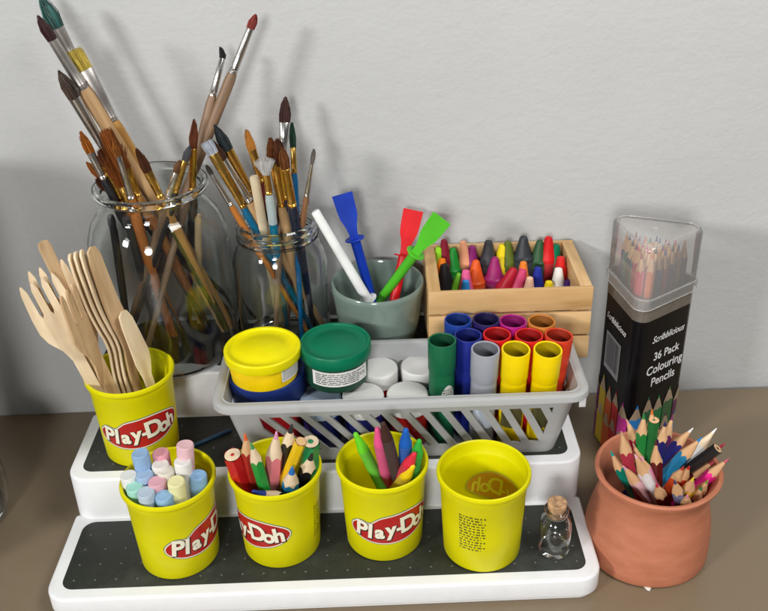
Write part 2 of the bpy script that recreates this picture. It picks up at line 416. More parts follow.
# ------------------------------------------------------------------ pencils
cut_wood = wood('cut_pencil_wood', (.52, .28, .13), (.70, .43, .22), 30, 'Z', .75)
cut_wood_pale = wood('pale_cut_pencil_wood', (.66, .50, .32), (.78, .63, .44), 30, 'Z', .75)
def cname(c): return '_'.join('%03d' % int(x*999) for x in c)
def pencil(BT, body, lead, label, group, r=.42, n=6, blunt=False, tipl=None, wd=None, M=None, name='colouring_pencil', leadr=.095, cat='pencil'):
    B, T = Vector(BT[0]), Vector(BT[1]); h = (T-B).length
    M = M if M is not None else frame(B, T, spin=random.uniform(0, 1))
    t = thing(name, label, cat, M, group)
    bm_ = mat('paint_'+cname(body), body, .26, var=.05, spec=.45)
    lm = mat('lead_'+cname(lead), lead, .55, var=.08)
    wd = wd or cut_wood
    def hexr(a): 
        if n == 0: return r
        q = 2*PI/n; u = (a % q)-q/2
        return min(r, r*math.cos(PI/n)/math.cos(u)*1.02)
    K = 36; A = [2*PI*k/K for k in range(K)]
    mb = MB()
    if blunt:
        R0 = [mb.bm.verts.new((hexr(a)*math.cos(a), hexr(a)*math.sin(a), 0)) for a in A]
        R1 = [mb.bm.verts.new((hexr(a)*math.cos(a), hexr(a)*math.sin(a), h-.02)) for a in A]
        for k in range(K): mb._face((R0[k], R0[(k+1) % K], R1[(k+1) % K], R1[k]), 0)
        mb._face(R0[::-1], 0); mb.build('barrel', bm_, t, sharp=25)
        mb = MB(); mb.lathe([(r*.82, h-.02), (r*.84, h), (leadr, h)], K); mb.build('wooden_end', wd, t)
        mb = MB(); mb.lathe([(leadr, h), (leadr*.9, h+.01), (0, h+.01)], 14); mb.build('lead', lm, t)
        # painted rim round the cut end
        return t
    tl = tipl or r*4.3; k_ = (r*.99)/tl; zl = h-tl*(leadr/r)*1.15
    zb = [h-hexr(a)/k_*1.0 + random.uniform(-.05, .05)*r for a in A]
    R0 = [mb.bm.verts.new((hexr(a)*math.cos(a), hexr(a)*math.sin(a), 0)) for a in A]
    R1 = [mb.bm.verts.new((hexr(a)*math.cos(a), hexr(a)*math.sin(a), z)) for a, z in zip(A, zb)]
    for k in range(K): mb._face((R0[k], R0[(k+1) % K], R1[(k+1) % K], R1[k]), 0)
    mb._face(R0[::-1], 0); mb.build('barrel', bm_, t, sharp=25)
    mb = MB()
    R1 = [mb.bm.verts.new((hexr(a)*math.cos(a)*.995, hexr(a)*math.sin(a)*.995, z)) for a, z in zip(A, zb)]
    rl = (h-zl)*k_
    R2 = [mb.bm.verts.new((rl*math.cos(a), rl*math.sin(a), zl)) for a in A]
    for k in range(K): mb._face((R1[k], R1[(k+1) % K], R2[(k+1) % K], R2[k]), 0)
    mb.build('sharpened_wood', wd, t, sharp=60)
    mb = MB(); mb.lathe([(rl*1.0, zl), (rl*.55, zl+(h-zl)*.62), (rl*.36, h-.05), (rl*.15, h-.01), (0, h)], 14); mb.build('lead', lm, t)
    return t
JG = 'jumbo pencils in the tub'
RED=(.52,.012,.015); BLK=(.012,.012,.013)
pencil(((-9.67,5.35,2.30),(-10.67,3.62,11.34)), RED, (.5,.03,.03), 'fat red unsharpened pencil leaning out at the left of its tub', JG, .66, blunt=True, wd=cut_wood_pale, name='jumbo_pencil', leadr=.14)
pencil(((-9.70,5.73,2.30),(-9.56,3.12,13.51)), (.40,.03,.02), (.72,.13,.03), 'orange tipped pencil with brown wood behind the green one', JG, .46, name='jumbo_pencil', leadr=.13)
pencil(((-8.32,5.00,2.30),(-9.18,2.87,12.91)), (.02,.30,.05), (.05,.30,.10), 'green pencil with pale sharpened point near the left', JG, .44, wd=cut_wood_pale, name='jumbo_pencil', leadr=.12)
pencil(((-9.20,5.83,2.30),(-7.50,3.62,13.20)), (.80,.22,.26), (.70,.30,.50), 'tall pink pencil in the middle with mauve lead', JG, .62, wd=cut_wood_pale, name='jumbo_pencil', leadr=.15, tipl=2.5)
pencil(((-9.04,6.53,2.30),(-6.41,3.62,13.74)), BLK, (.02,.02,.022), 'black pencil standing tallest with black point', JG, .48, wd=cut_wood_pale, name='jumbo_pencil', leadr=.17, tipl=2.0)
pencil(((-9.42,6.16,2.30),(-5.88,3.37,12.47)), (.80,.52,.01), (.6,.5,.1), 'yellow pencil slanting beside the fat green one', JG, .42, blunt=True, name='jumbo_pencil')
pencil(((-6.41,5.90,2.30),(-5.31,4.12,11.84)), (.015,.24,.08), (.01,.22,.08), 'fat green unsharpened pencil at the right rear', JG, .66, blunt=True, wd=cut_wood_pale, name='jumbo_pencil', leadr=.2)
pb = pencil(((-7.49,6.61,2.30),(-5.21,3.62,11.29)), BLK, (.02,.02,.02), 'black pencil with white lettering at the right front', JG, .58, name='jumbo_pencil', leadr=.2, tipl=2.0, wd=cut_wood_pale)
pencil(((-7.91,5.87,2.30),(-6.60,3.12,10.49)), (.02,.25,.48), (.02,.16,.50), 'short blue pencil with pale wood at the front', JG, .6, wd=cut_wood_pale, name='jumbo_pencil', leadr=.2, tipl=2.0)
pencil(((-6.3, 3.9, 6.2), (-9.41,2.38,9.15)), BLK, (.01,.04,.28), 'black pencil with blue lead tipped low over the front', JG, .58, wd=cut_wood_pale, name='jumbo_pencil', leadr=.24, tipl=2.2)

TG = 'colouring pencils in the clay pot'
for BT, body, lead, lab, kw in (
    (((20.19,5.38,0.75),(15.88,5.05,9.25)), (.0,.22,.15), (.0,.30,.26), 'teal pencil leaning furthest left over the rim', {}),
    (((21.36,5.53,0.75),(16.68,5.05,9.46)), (.02,.10,.04), (.02,.16,.05), 'dark green pencil second from the left rim', {}),
    (((19.44,5.51,0.75),(16.39,4.80,11.21)), (.40,.03,.06), (.55,.33,.18), 'crimson pencil with large bare wood point', dict(r=.48)),
    (((21.36,4.88,0.75),(17.00,5.80,11.47)), (.45,.01,.06), (.60,.30,.22), 'cherry red pencil rising at the back left', {}),
    (((18.60,6.02,0.75),(17.95,5.05,12.47)), (.01,.20,.04), (.03,.22,.04), 'green pencil with long wood point at the back', {}),
    (((18.97,5.92,0.75),(18.72,5.05,11.88)), (.01,.13,.03), (.02,.12,.04), 'glossy dark green pencil standing blunt end up', dict(blunt=True, r=.42)),
    (((19.67,5.67,0.75),(18.56,5.30,12.65)), (.30,.05,.02), (.65,.16,.03), 'orange tipped pencil behind the glossy green end', {}),
    (((19.29,5.82,0.75),(19.46,4.80,11.95)), (.012,.015,.12), (.02,.02,.10), 'navy pencil standing upright at the back centre', {}),
    (((17.74,2.81,0.75),(21.57,9.05,9.22)), (.16,.02,.12), (.14,.02,.10), 'plum pencil furthest back in the clay pot', {}),
    (((20.32,5.49,0.75),(18.97,4.80,10.30)), (.10,.012,.010), (.12,.02,.015), 'maroon brown pencil upright in the centre', dict(r=.48)),
    (((17.02,7.73,0.75),(21.82,5.55,10.66)), (.03,.03,.20), (.75,.74,.72), 'indigo pencil with white lead leaning right', dict(r=.42)),
    (((17.51,6.37,0.75),(22.23,4.80,10.41)), (.02,.22,.42), (.02,.20,.50), 'sky blue pencil leaning right across the pot', dict(r=.48)),
    (((16.64,4.41,0.75),(23.97,6.55,9.76)), (.78,.76,.74), (.80,.80,.80), 'white pencil leaning right behind the black one', dict(r=.42, wd=cut_wood_pale)),
    (((16.91,6.36,0.75),(23.50,4.80,9.34)), BLK, (.015,.015,.015), 'black pencil leaning right with blunt end up', dict(blunt=True, r=.42, leadr=.13)),
    (((16.73,6.74,0.75),(24.36,5.55,9.13)), (.30,.01,.02), (.40,.01,.03), 'red pencil tip poking past the black blunt end', {}),
    (((17.84,7.08,0.75),(23.49,4.80,8.15)), (.13,.02,.015), (.40,.04,.07), 'chestnut pencil low at the right side', dict(r=.48)),
    (((18.44,4.69,0.75),(24.22,4.30,8.82)), (.85,.02,.28), (.50,.08,.12), 'hot pink pencil leaning furthest right', {}),
    (((21.22,5.30,0.75),(17.42,5.05,9.92)), BLK, (.40,.24,.14), 'black pencil with plain wooden point, left of the centre', dict(r=.42)),
    (((21.71,5.47,0.75),(17.39,4.30,9.52)), (.78,.75,.74), (.80,.42,.55), 'white pencil with pink lead crossing to the front', dict(r=.48)),
    (((22.17,5.51,0.75),(17.92,4.55,9.11)), (.80,.30,.42), (.80,.35,.50), 'candy pink pencil tucked behind the white one', dict(r=.32)),
    (((21.70,5.90,0.75),(16.65,4.30,8.51)), (.80,.46,.48), (.60,.30,.40), 'light pink pencil lying towards the front rim', dict(r=.48)),
    (((21.75,5.89,0.75),(18.47,2.30,8.49)), (.22,.02,.018), (.50,.02,.06), 'red brown pencil with crimson lead at the front rim', dict(r=.48)),
    (((19.82,6.57,0.75),(20.33,2.55,9.73)), (.55,.06,.01), (.50,.04,.03), 'orange pencil with red lead in the right half', {}),
    (((20.80,7.08,0.75),(20.74,2.55,9.75)), (.60,.04,.02), (.55,.02,.02), 'scarlet pencil touching the orange one', {}),
    (((22.72,4.96,0.75),(19.51,1.80,9.20)), (.20,.21,.36), (.04,.04,.14), 'slate blue pencil upright near the front', dict(r=.42)),
    (((21.52,5.92,0.75),(20.81,1.80,9.38)), (.75,.48,.01), (.78,.60,.03), 'yellow pencil near the right front', dict(r=.44)),
    (((22.09,6.09,0.75),(21.74,2.30,8.05)), (.01,.11,.05), (.02,.22,.10), 'short deep green pencil at the right front', dict(r=.48)),
    (((21.99,6.33,0.75),(22.21,2.55,8.44)), (.60,.16,.01), (.20,.30,.05), 'amber pencil behind the deep green one', {}),
    (((21.95,5.44,0.75),(20.50,1.55,8.12)), (.36,.10,.13), (.75,.25,.40), 'dusky pink pencil lowest at the front', dict(r=.44)),
    ): pencil(BT, body, lead, lab, TG, **kw)

# ------------------------------------------------------------------ crayons
def crayon(BT, col, label, group, r=.56, big=False, tl=1.9):
    B, T = Vector(BT[0]), Vector(BT[1]); h = (T-B).length
    t = thing('wax_crayon', label, 'crayon', frame(B, T), group)
    wax = mat('wax_'+cname(col), tuple(c*.92 for c in col), .42, var=.08, bump=.12, bscale=25, sss=.05, spec=.3)
    pap = mat('crayon_paper_'+cname(col), tuple(c*.72+.02 for c in col), .7, var=.08, bump=.1)
    mb = MB(); zs = h-tl-.35
    mb.lathe([(0, 0), (r*1.01, 0), (r*1.01, zs), (r*.97, zs+.01)], 24); mb.build('paper_wrapper', pap, t)
    mb = MB()
    if big: pr = [(r*.96, zs-.02), (r*.96, zs+.34), (r*.84, zs+.42), (r*.74, zs+.6), (r*.36, h-.22), (r*.27, h-.06), (r*.15, h), (0, h)]
    else: pr = [(r*.96, zs-.02), (r*.96, zs+.30), (r*.90, zs+.38), (r*.62, h-tl*.50), (r*.46, h-.28), (r*.40, h-.08), (r*.22, h), (0, h)]
    mb.lathe(pr, 24); mb.build('wax_tip', wax, t)
    return t
CG = 'wax crayons in the tub'
crayon(((1.13,4.80,2.30),(-2.30,5.38,11.46)), (.14,.62,.02), 'lime green crayon leaning left in the tub', CG, .42, tl=1.3)
crayon(((0.39,6.23,2.30),(-0.70,4.13,12.77)), (.85,.10,.28), 'bright pink crayon with pink paper wrapper', CG, .46, tl=1.3)
crayon(((1.53,5.43,2.30),(-0.31,3.88,13.42)), (.055,.022,.018), 'dark brown crayon right behind the pink one', CG, .42, tl=1.3)
crayon(((0.99,6.25,2.30),(1.26,4.13,12.60)), (.012,.12,.50), 'blue crayon upright at the back of the tub', CG, .46, tl=1.3)
crayon(((1.14,6.09,2.30),(2.17,3.88,11.81)), (.04,.45,.05), 'grass green crayon touching the right rim', CG, .42, tl=1.2)
crayon(((-1.03,6.46,2.30),(1.82,3.38,11.08)), (.75,.03,.06), 'crimson crayon leaning right over the yellow one', CG, .44, tl=1.2)
crayon(((-1.40,6.33,2.30),(1.71,3.38,9.99)), (.88,.62,.01), 'yellow crayon leaning right at the front', CG, .44, tl=1.2)
BG = 'fat wax crayons in the wooden crate'
for BT, col, lab, kw in (
    (((5.62,23.30,10.50),(5.32,23.30,17.54)), (.22,.012,.03), 'dark red crayon in the back left corner of the crate', dict(r=0.64)),
    (((4.90,23.30,10.50),(4.90,23.30,16.85)), (.28,.62,.02), 'lime crayon against the left side of the crate', dict(r=.72)),
    (((4.83,21.44,10.50),(5.03,21.64,16.60)), (.85,.22,.01), 'orange crayon at the left side behind the black one', dict(r=.72)),
    (((5.22,21.21,10.50),(5.22,21.21,16.30)), (.012,.012,.014), 'black crayon in the front left corner of the crate', dict(r=0.84)),
    (((6.09,23.30,10.50),(6.09,23.30,16.71)), (.01,.25,.03), 'wide leaf green crayon near the left rear', dict(r=0.84,big=True)),
    (((7.90,23.30,10.50),(6.90,23.30,17.34)), (.80,.36,.20), 'peach crayon tilted left at the back', dict(r=0.64)),
    (((7.51,23.30,10.50),(7.71,23.30,16.84)), (.26,.02,.16), 'plum purple crayon between peach and dark grey', dict(r=0.77)),
    (((6.96,20.77,10.50),(6.96,20.77,15.90)), (.75,.12,.30), 'rose pink crayon behind the light blue one', dict(r=0.74)),
    (((6.90,20.32,10.50),(6.90,20.32,15.20)), (.03,.30,.75), 'short light blue crayon at the front wall', dict(r=0.67)),
    (((5.09,20.84,10.50),(6.39,20.84,15.60)), (.16,.50,.03), 'slim bright green crayon tilted right at the front', dict(r=0.44)),
    (((7.91,21.93,10.50),(7.91,21.93,16.20)), (.75,.10,.015), 'wide orange red crayon at the front', dict(r=0.92,big=True)),
    (((9.11,23.30,10.50),(9.11,23.30,17.31)), (.045,.048,.055), 'dark grey crayon at the back between purple and yellow', dict(r=0.79)),
    (((9.51,21.98,10.50),(9.51,21.98,16.40)), (.32,.02,.14), 'wide magenta purple crayon in the middle', dict(r=0.92,big=True)),
    (((10.15,23.30,10.50),(10.35,23.30,16.89)), (.85,.66,.01), 'bright yellow crayon in the middle rear', dict(r=0.84)),
    (((10.75,23.21,10.50),(10.75,23.21,17.20)), (.12,.16,.02), 'olive crayon hidden behind the yellow one', dict(r=0.74)),
    (((8.81,20.84,10.50),(11.01,20.84,15.90)), (.45,.012,.03), 'crimson crayon tilted right in mid front', dict(r=0.77)),
    (((11.80,21.18,10.50),(11.80,21.18,16.30)), (.82,.22,.03), 'orange crayon behind the slanting pink one', dict(r=0.67)),
    (((10.46,20.80,10.50),(11.76,20.80,15.80)), (.62,.06,.16), 'raspberry pink crayon tilted right next to the crimson one', dict(r=0.79)),
    (((12.08,23.30,10.50),(12.08,23.30,17.63)), (.035,.04,.045), 'wide charcoal crayon, tallest at the back', dict(r=0.97,big=True)),
    (((13.19,23.30,10.50),(13.49,23.30,17.20)), (.03,.09,.035), 'forest green crayon at the back, right of charcoal', dict(r=0.84,big=True)),
    (((11.98,19.92,10.50),(12.18,19.92,15.50)), (.82,.52,.36), 'short pale peach crayon at the front wall', dict(r=0.67)),
    (((12.98,20.88,10.50),(12.98,20.88,15.90)), (.015,.03,.30), 'royal blue crayon at the front right', dict(r=0.69)),
    (((14.22,23.30,10.50),(14.22,23.30,17.48)), (.65,.012,.015), 'red crayon against the back wall', dict(r=0.77)),
    (((14.88,23.30,10.50),(14.88,23.30,16.72)), (.0,.16,.07), 'bottle green crayon near the right rear corner', dict(r=0.74)),
    (((14.84,20.58,10.50),(14.64,20.58,15.90)), (.82,.80,.74), 'white crayon at the right front', dict(r=0.77)),
    (((15.38,21.65,10.50),(14.98,21.65,16.40)), (.68,.02,.02), 'scarlet crayon behind the white one', dict(r=0.77)),
    (((13.80,20.03,10.50),(13.80,20.03,15.00)), (.85,.66,.01), 'low yellow crayon stub at the front wall', dict(r=0.72)),
    (((15.44,20.09,10.50),(15.44,20.09,15.00)), (.06,.015,.16), 'violet crayon in the front right corner', dict(r=0.72)),
    ): crayon(BT, col, lab, BG, **kw)

# ------------------------------------------------------------------ wooden crate
pine_x = wood('pine_along_x', (.46, .25, .085), (.70, .46, .22), 9, 'X', .5, .06)
pine_y = wood('pine_along_y', (.45, .25, .085), (.68, .45, .22), 9, 'Y', .5, .06)
crate = thing('wooden_crate', 'small slatted pine crate full of fat crayons on the top step', 'crate', at(10, 20.2, Z3+.03))
X0, X1, YA, YB = -6.45, 6.5, -4.3, 4.2
for k, (z0, z1) in enumerate(((0, 2.05), (2.28, 4.33), (4.55, 6.55))):
    MB().box((X0, YA, z0), (X1, YA+.35, z1), .05).build('front_slat', pine_x, crate)
    MB().box((X0, YB-.35, z0), (X1, YB, z1), .05).build('back_slat', pine_x, crate)
    for s0 in (X0+.02, X1-.97):
        MB().box((s0, YA+.36, z0+.0), (s0+.95, YB-.36, z1-.01), .05).build('side_slat', pine_y, crate)
for xx in (X0+.98, X1-1.5):
    for yy in (YA+.37, YB-.82):
        MB().box((xx, yy, 0.03), (xx+.5, yy+.45, 5.6), .03).build('corner_post', pine_y, crate)
MB().box((X0+.3, YA+.38, .02), (X1-.3, YB-.38, .3), .03).build('base_board', pine_x, crate)

# ------------------------------------------------------------------ pale green pot and spreaders
glaze = mat('grey_green_glaze', (.185, .245, .21), .14, var=.10, scale=2, coat=.4, bump=.02, bscale=6)
mb = MB(); mb.lathe([(0, 0), (2.7, 0), (2.95, .08), (3.1, .3), (3.45, 2.2), (3.72, 4.4), (3.86, 5.2), (3.87, 5.45), (3.78, 5.6), (3.62, 5.6), (3.52, 5.42), (3.4, 4.6), (3.15, 2.4), (2.85, .9), (2.5, .5), (0, .42)], 72)
tag(mb.build('ceramic_pot', glaze, M=at(-.42, 20.0, Z3+.03)), 'grey green glazed pot holding glue spreaders on the top step', 'pot')
def spreader(BT, col, label, up=True, hl=None):
    B, T = Vector(BT[0]), Vector(BT[1]); h = (T-B).length
    if not up: B, T = T, B
    m = mat('spreader_'+cname(col), col, .36, var=.14, sss=.15, scale=3, bump=.12, bscale=8, spec=.35)
    t = thing('glue_spreader', label, 'glue spreader', frame(B, T), 'plastic glue spreaders in the pot')
    zc = h-3.9 if up else h-3.9
    mb = MB(); mb.sweep([(0, 0, 0), (0, 0, .1), (0, 0, zc)], [(.30, .24), (.36, .30), (.42, .34)], 12); mb.build('handle', m, t)
    mb = MB(); mb.lathe([(.3, zc-.07), (.78, zc-.06), (.82, zc), (.78, zc+.06), (.3, zc+.07)], 24); mb.build('collar', m, t)
    mb = MB(); mb.sweep([(0, 0, zc), (0, 0, zc+.7), (0, 0, zc+1.7), (0, 0, zc+2.4), (0, 0, h)], [(.4, .33), (.38, .30), (.62, .16), (.74, .10), (.80, .05)], 4); 
    mb = MB()
    mb2 = bmesh.new()
    zs = [zc, zc+.6, zc+1.2, zc+1.9, zc+2.4, h]; ws = [.36, .36, .48, .72, .78, .84]; ts = [.30, .28, .24, .17, .13, .06]
    rows = [[mb.bm.verts.new((sx*w_, sy*t_, z)) for sx, sy in ((-1, -1), (1, -1), (1, 1), (-1, 1))] for z, w_, t_ in zip(zs, ws, ts)]
    for a, b in zip(rows[:-1], rows[1:]):
        for k in range(4): mb._face((a[k], a[(k+1) % 4], b[(k+1) % 4], b[k]), 0)
    mb._face(rows[0][::-1], 0); mb._face(rows[-1], 0); mb2.free()
    mb.build('paddle', m, t, sharp=30)
    return t
spreader(((-0.21,19.83,10.60),(-3.00,21.52,22.77)), (.005,.04,.40), 'royal blue glue spreader with paddle end up')
spreader(((0.00,17.93,10.60),(2.76,23.11,20.45)), (.60,.008,.012), 'red glue spreader standing behind the green one')
spreader(((-2.19,20.71,10.60),(4.82,18.95,21.56)), (.08,.46,.02), 'bright green glue spreader leaning right out of the pot')
spreader(((0.34,19.59,10.60),(-5.07,19.14,22.42)), (.80,.80,.78), 'white glue spreader with handle end up beside the smaller jar', up=False)

# ------------------------------------------------------------------ glass jars
jar_glass = glass('green_tinted_glass', (.96, .985, .97))
clear_glass = glass('clear_glass', (.96, .98, .97))
def shell(outer, t, rim):
    """closed profile of a blown wall: outer (r, z) from base centre to rim, wall thickness t"""
    inner = [(max(0, r-t), z) for r, z in outer if z > outer[0][1]+t*1.5][::-1]
    return outer+rim+inner+[(inner[-1][0]*.9, inner[-1][1]-t*.4), (0, outer[0][1]+t*1.6)]
mb = MB(); mb.lathe(shell([(0, .25), (3.0, .12), (4.1, 0), (4.7, .2), (5.15, .8), (5.35, 1.8), (5.5, 5), (5.5, 9.6), (5.35, 11), (4.95, 12.2), (4.3, 13.1), (3.98, 13.6), (3.95, 14.2), (4.05, 14.5), (4.28, 14.65)], .28,
    [(4.38, 14.9), (4.32, 15.2), (4.12, 15.32), (3.88, 15.2), (3.78, 14.9)]), 96)
tag(mb.build('glass_jar', jar_glass, M=at(-17.45, 19.2, Z3+.03)), 'large round shouldered glass jar stuffed with long paintbrushes', 'jar')
mb = MB(); mb.lathe(shell([(0, .2), (2.6, .08), (3.1, 0), (3.55, .25), (3.72, .8), (3.78, 3), (3.78, 7.6), (3.65, 8.5), (3.3, 9.2), (3.12, 9.5), (3.12, 9.8), (3.3, 9.92), (3.3, 10.05), (3.12, 10.2), (3.12, 10.45), (3.26, 10.55), (3.26, 10.7), (3.1, 10.85)], .24,
    [(3.16, 11.05), (3.2, 11.25), (3.1, 11.38), (2.95, 11.35), (2.88, 11.2)]), 96)
tag(mb.build('glass_jar', clear_glass, M=at(-8.25, 20.2, Z3+.03)), 'smaller screw neck glass jar of paintbrushes next to the pot', 'jar')
mb = MB(); mb.lathe(shell([(0, .3), (2.6, .2), (3.4, 0), (3.8, .3), (4.1, 1.2), (4.35, 2.6), (4.25, 4.2), (3.9, 5.6), (3.75, 6.4)], .35, [(3.72, 6.6), (3.55, 6.7), (3.4, 6.6)]), 72)
tag(mb.build('drinking_glass', clear_glass, M=at(-34.8, 10.6, .03)), 'thick clear drinking glass cut off by the left edge', 'glass')

# ------------------------------------------------------------------ paintbrushes
gold = mat('brass_ferrule', (.62, .36, .08), .26, 1, var=.12)
silver = mat('nickel_ferrule', (.62, .60, .57), .22, 1, var=.08)
clearf = mat('dull_aluminium_ferrule', (.42, .39, .36), .38, .9, var=.12)
def strands(mb, h0, h1, w0, d0, shape, n, rnd, w1=None):
    """bundle of fine tapering hairs"""
    for i in range(n):
        a = rnd.uniform(0, 2*PI); q = math.sqrt(rnd.random()); x0, y0 = q*math.cos(a), q*math.sin(a)
        if shape == 'round': f1, f2, hh = 1.12, .10, h1-abs(rnd.gauss(0, .10))*(h1-h0)*(.4+q)
        elif shape == 'filbert': f1, f2, hh = 1.1, .62, h1-(.38*x0*x0+.04*rnd.random())*(h1-h0)
        elif shape == 'flat': f1, f2, hh = 1.05, 1.02, h1-.09*rnd.random()*(h1-h0)
        elif shape == 'fan': f1, f2, hh = 1.9, w1 or 3.2, h1-(.22*x0*x0+.08*rnd.random())*(h1-h0)
        elif shape == 'worn': f1, f2, hh = 1.3, .45, h1-(.2*rnd.random())*(h1-h0)
        fy2 = f2 if shape in ('round', 'worn') else .35
        jx, jy = rnd.gauss(0, .035), rnd.gauss(0, .03)
        P = [(x0*w0, y0*d0, h0-.05), (x0*w0*f1+jx*.5, y0*d0*(1.05), h0+(hh-h0)*.45), (x0*w0*((f1+f2)/2)+jx, y0*d0*(.5+fy2/2)+jy, h0+(hh-h0)*.78), (x0*w0*f2+jx, y0*d0*fy2+jy, hh)]
        mb.sweep(P, [.030, .030, .024, .005], 4, i % 2, cap=False)
def brush(B, T, lb, lf, hair, fer, wood_c, label, group, shape='round', wb=.32, wf=.26, wh=.36, hair2=None, end=None, dip=None, bend=0):
    B, T = Vector(B), Vector(T); h = (T-B).length
    t = thing('paintbrush', label, 'paintbrush', frame(B, T), group)
    z1 = h-lb; z0 = z1-lf
    flat = shape in ('flat', 'filbert', 'fan'); df = wf if not flat else min(wf*.45, .2)
    hm = wood_c if not isinstance(wood_c, tuple) else mat('handle_'+cname(wood_c), wood_c, .2, var=.05, coat=.5)
    mb = MB()
    rr = [(0, wh*.35), (.12, wh*.55), (h*.15, wh*.62), (z0*.55, wh*.85), (z0*.8, wh), (max(z0-.6, z0*.9), wh*.98), (z0+.05, wh*.78)]
    mb.lathe([(0, 0)]+[(r, z) for z, r in rr]+[(0, z0+.06)], 16); mb.build('handle', hm, t)
    if end:
        mb = MB(); mb.lathe([(rr[4][1]*1.03, z0*.80), (rr[5][1]*1.04, rr[5][0]), (rr[6][1]*1.04, z0-.01)], 16); mb.build('painted_band', mat('handle_'+cname(end), end, .3), t)
    mb = MB(); a = wh*.82
    zs = [z0, z0+.12, z0+.16, z0+.24, z0+.30, z0+.38, z0+.42, z0+lf*.45, z1-.02, z1]
    rs = [(a, a), (a, a), (a*.86, a*.86), (a*1.02, a*1.02), (a*.86, a*.86), (a*1.02, a*1.02), (a*.97, a*.97), ((a+wf)/2, (a+df)/2), (wf, df), (wf*.97, df*.93)]
    mb.sweep([(0, 0, z) for z in zs], rs, 20, cap=False); mb.sweep([(0, 0, z1-.05), (0, 0, z1-.04)], [(wf*.93, df*.9)]*2, 16); mb.build('ferrule', fer, t)
    h2 = hair2 or tuple(c*.55 for c in hair)
    ma = mat('hair_'+cname(hair), hair, .42, var=.25, stretch=(9, 9, 1), scale=10); mc = mat('hair_'+cname(h2), h2, .42, var=.25, stretch=(9, 9, 1), scale=10)
    mb = MB(); rnd = random.Random(int(h*100)+int(lb*77))
    core = {'round': [(.95, 0), (1.05, .35), (.75, .65), (.35, .87), (.03, .97)], 'worn': [(.95, 0), (1.15, .4), (.8, .7), (.2, .93)],
            'flat': [(.95, 0), (.98, .4), (.97, .9), (.9, .93)], 'filbert': [(.95, 0), (1.02, .4), (.85, .75), (.35, .95)], 'fan': [(.95, 0), (1.5, .4), (2.1, .7), (2.2, .76)]}[shape]
    dd = df*.9
    mb.sweep([(0, 0, z1-.05+lb*k) for q, k in core], [(wf*q*.82, dd*(q if not flat else (1-.6*k))*.82) for q, k in core], 16, 0)
    strands(mb, z1, h, wf*.98, dd*1.02, shape, 170, rnd)
    if bend:
        for v in mb.bm.verts:
            k = max(0, (v.co.z-z1)/lb); v.co.x += bend*k*k
    o = mb.build('bristles', [ma, mc], t)
    return t
nat = wood('natural_brush_wood', (.42, .24, .10), (.60, .38, .19), 22, 'Z', .45)
honey = wood('varnished_honey_wood', (.40, .19, .04), (.58, .31, .09), 22, 'Z', .28)
grey_w = wood('weathered_brush_wood', (.13, .075, .04), (.27, .165, .095), 22, 'Z', .5)
orange_w = wood('orange_brush_wood', (.42, .13, .02), (.55, .21, .04), 22, 'Z', .3)
cream_w = wood('cream_wood', (.58, .46, .30), (.70, .58, .40), 22, 'Z', .6)
G1 = 'paintbrushes in the large jar'; G2 = 'paintbrushes in the smaller jar'
BROWN = (.07, .028, .018); ORNG = (.45, .14, .02); TAN = (.20, .07, .015)
brush((-13.60,20.92,10.60),(-23.62,21.36,38.76),2.31,2.42, (.05,.17,.15), clearf, nat, 'longest brush with teal stained tip reaching the top edge', G1, 'worn', wf=.46, wh=.4, hair2=(.04,.07,.06))
brush((-12.86,21.37,10.60),(-22.80,17.57,38.31),1.86,3.90, (.07,.03,.03), clearf, nat, 'brown tipped brush with thick pale wooden handle', G1, 'round', wf=.34, wh=.52)
brush((-12.72,21.32,10.60),(-21.23,18.62,35.68),1.64,4.19, (.62,.48,.10), clearf, honey, 'brush with yellow stained flat bristles and honey handle', G1, 'flat', wf=.62, wh=.42, hair2=(.40,.30,.05))
brush((-14.71,20.76,10.60),(-21.98,17.15,34.62),2.19,4.73, (.09,.06,.045), silver, (.02,.02,.022), 'dark soft pointed brush with long bright silver ferrule', G1, 'round', wf=.44, wh=.36)
brush((-17.24,20.72,10.60),(-21.07,16.51,30.38),1.81,2.32, ORNG, silver, (.015,.015,.02), 'orange haired brush low at the left of the large jar', G1, 'filbert', wf=.30, wh=.32)
brush((-12.35,22.40,10.60),(-21.71,18.41,27.33),1.51,2.54, (.40,.13,.03), gold, (.02,.018,.02), 'rust haired brush lowest at the left, gold ferrule', G1, 'round', wf=.28, wh=.3)
brush((-17.76,20.48,10.60),(-19.49,17.15,29.43),3.99,1.61, (.22,.06,.012), gold, orange_w, 'fan brush with wide rust brown bristles', G1, 'fan', wf=.40, wh=.4)
brush((-11.51,23.26,10.60),(-20.99,17.78,26.28),1.23,1.59, (.09,.025,.012), gold, (.03,.02,.02), 'dark brown worn brush lying over the left of the rim', G1, 'worn', wf=.3, wh=.3)
brush((-18.04,20.81,10.60),(-18.78,16.30,29.86),1.46,3.86, (.30,.10,.02), silver, orange_w, 'slim brush with bright silver ferrule in front of the fan', G1, 'round', wf=.20, wh=.34)
brush((-13.35,20.92,10.60),(-17.34,16.51,28.99),2.13,2.37, (.10,.035,.015), gold, honey, 'brown haired gold ferrule brush behind the thick handles', G1, 'filbert', wf=.32, wh=.34)
brush((-15.58,22.25,10.60),(-19.29,16.30,30.62),3.72,2.60, (.30,.09,.02), gold, honey, 'brush with long rusty flat bristles behind the fan', G1, 'flat', wf=.5, wh=.34)
brush((-21.79,19.02,10.60),(-8.52,21.57,37.10),1.10,3.57, (.28,.05,.04), silver, grey_w, 'tallest right leaning brush with reddish tip', G1, 'round', wf=.28, wh=.42)
brush((-19.59,16.35,10.60),(-11.13,22.20,34.54),0.74,2.92, (.025,.02,.02), silver, grey_w, 'right leaning brush with black hooked tip', G1, 'round', wf=.22, wh=.38, bend=-.35)
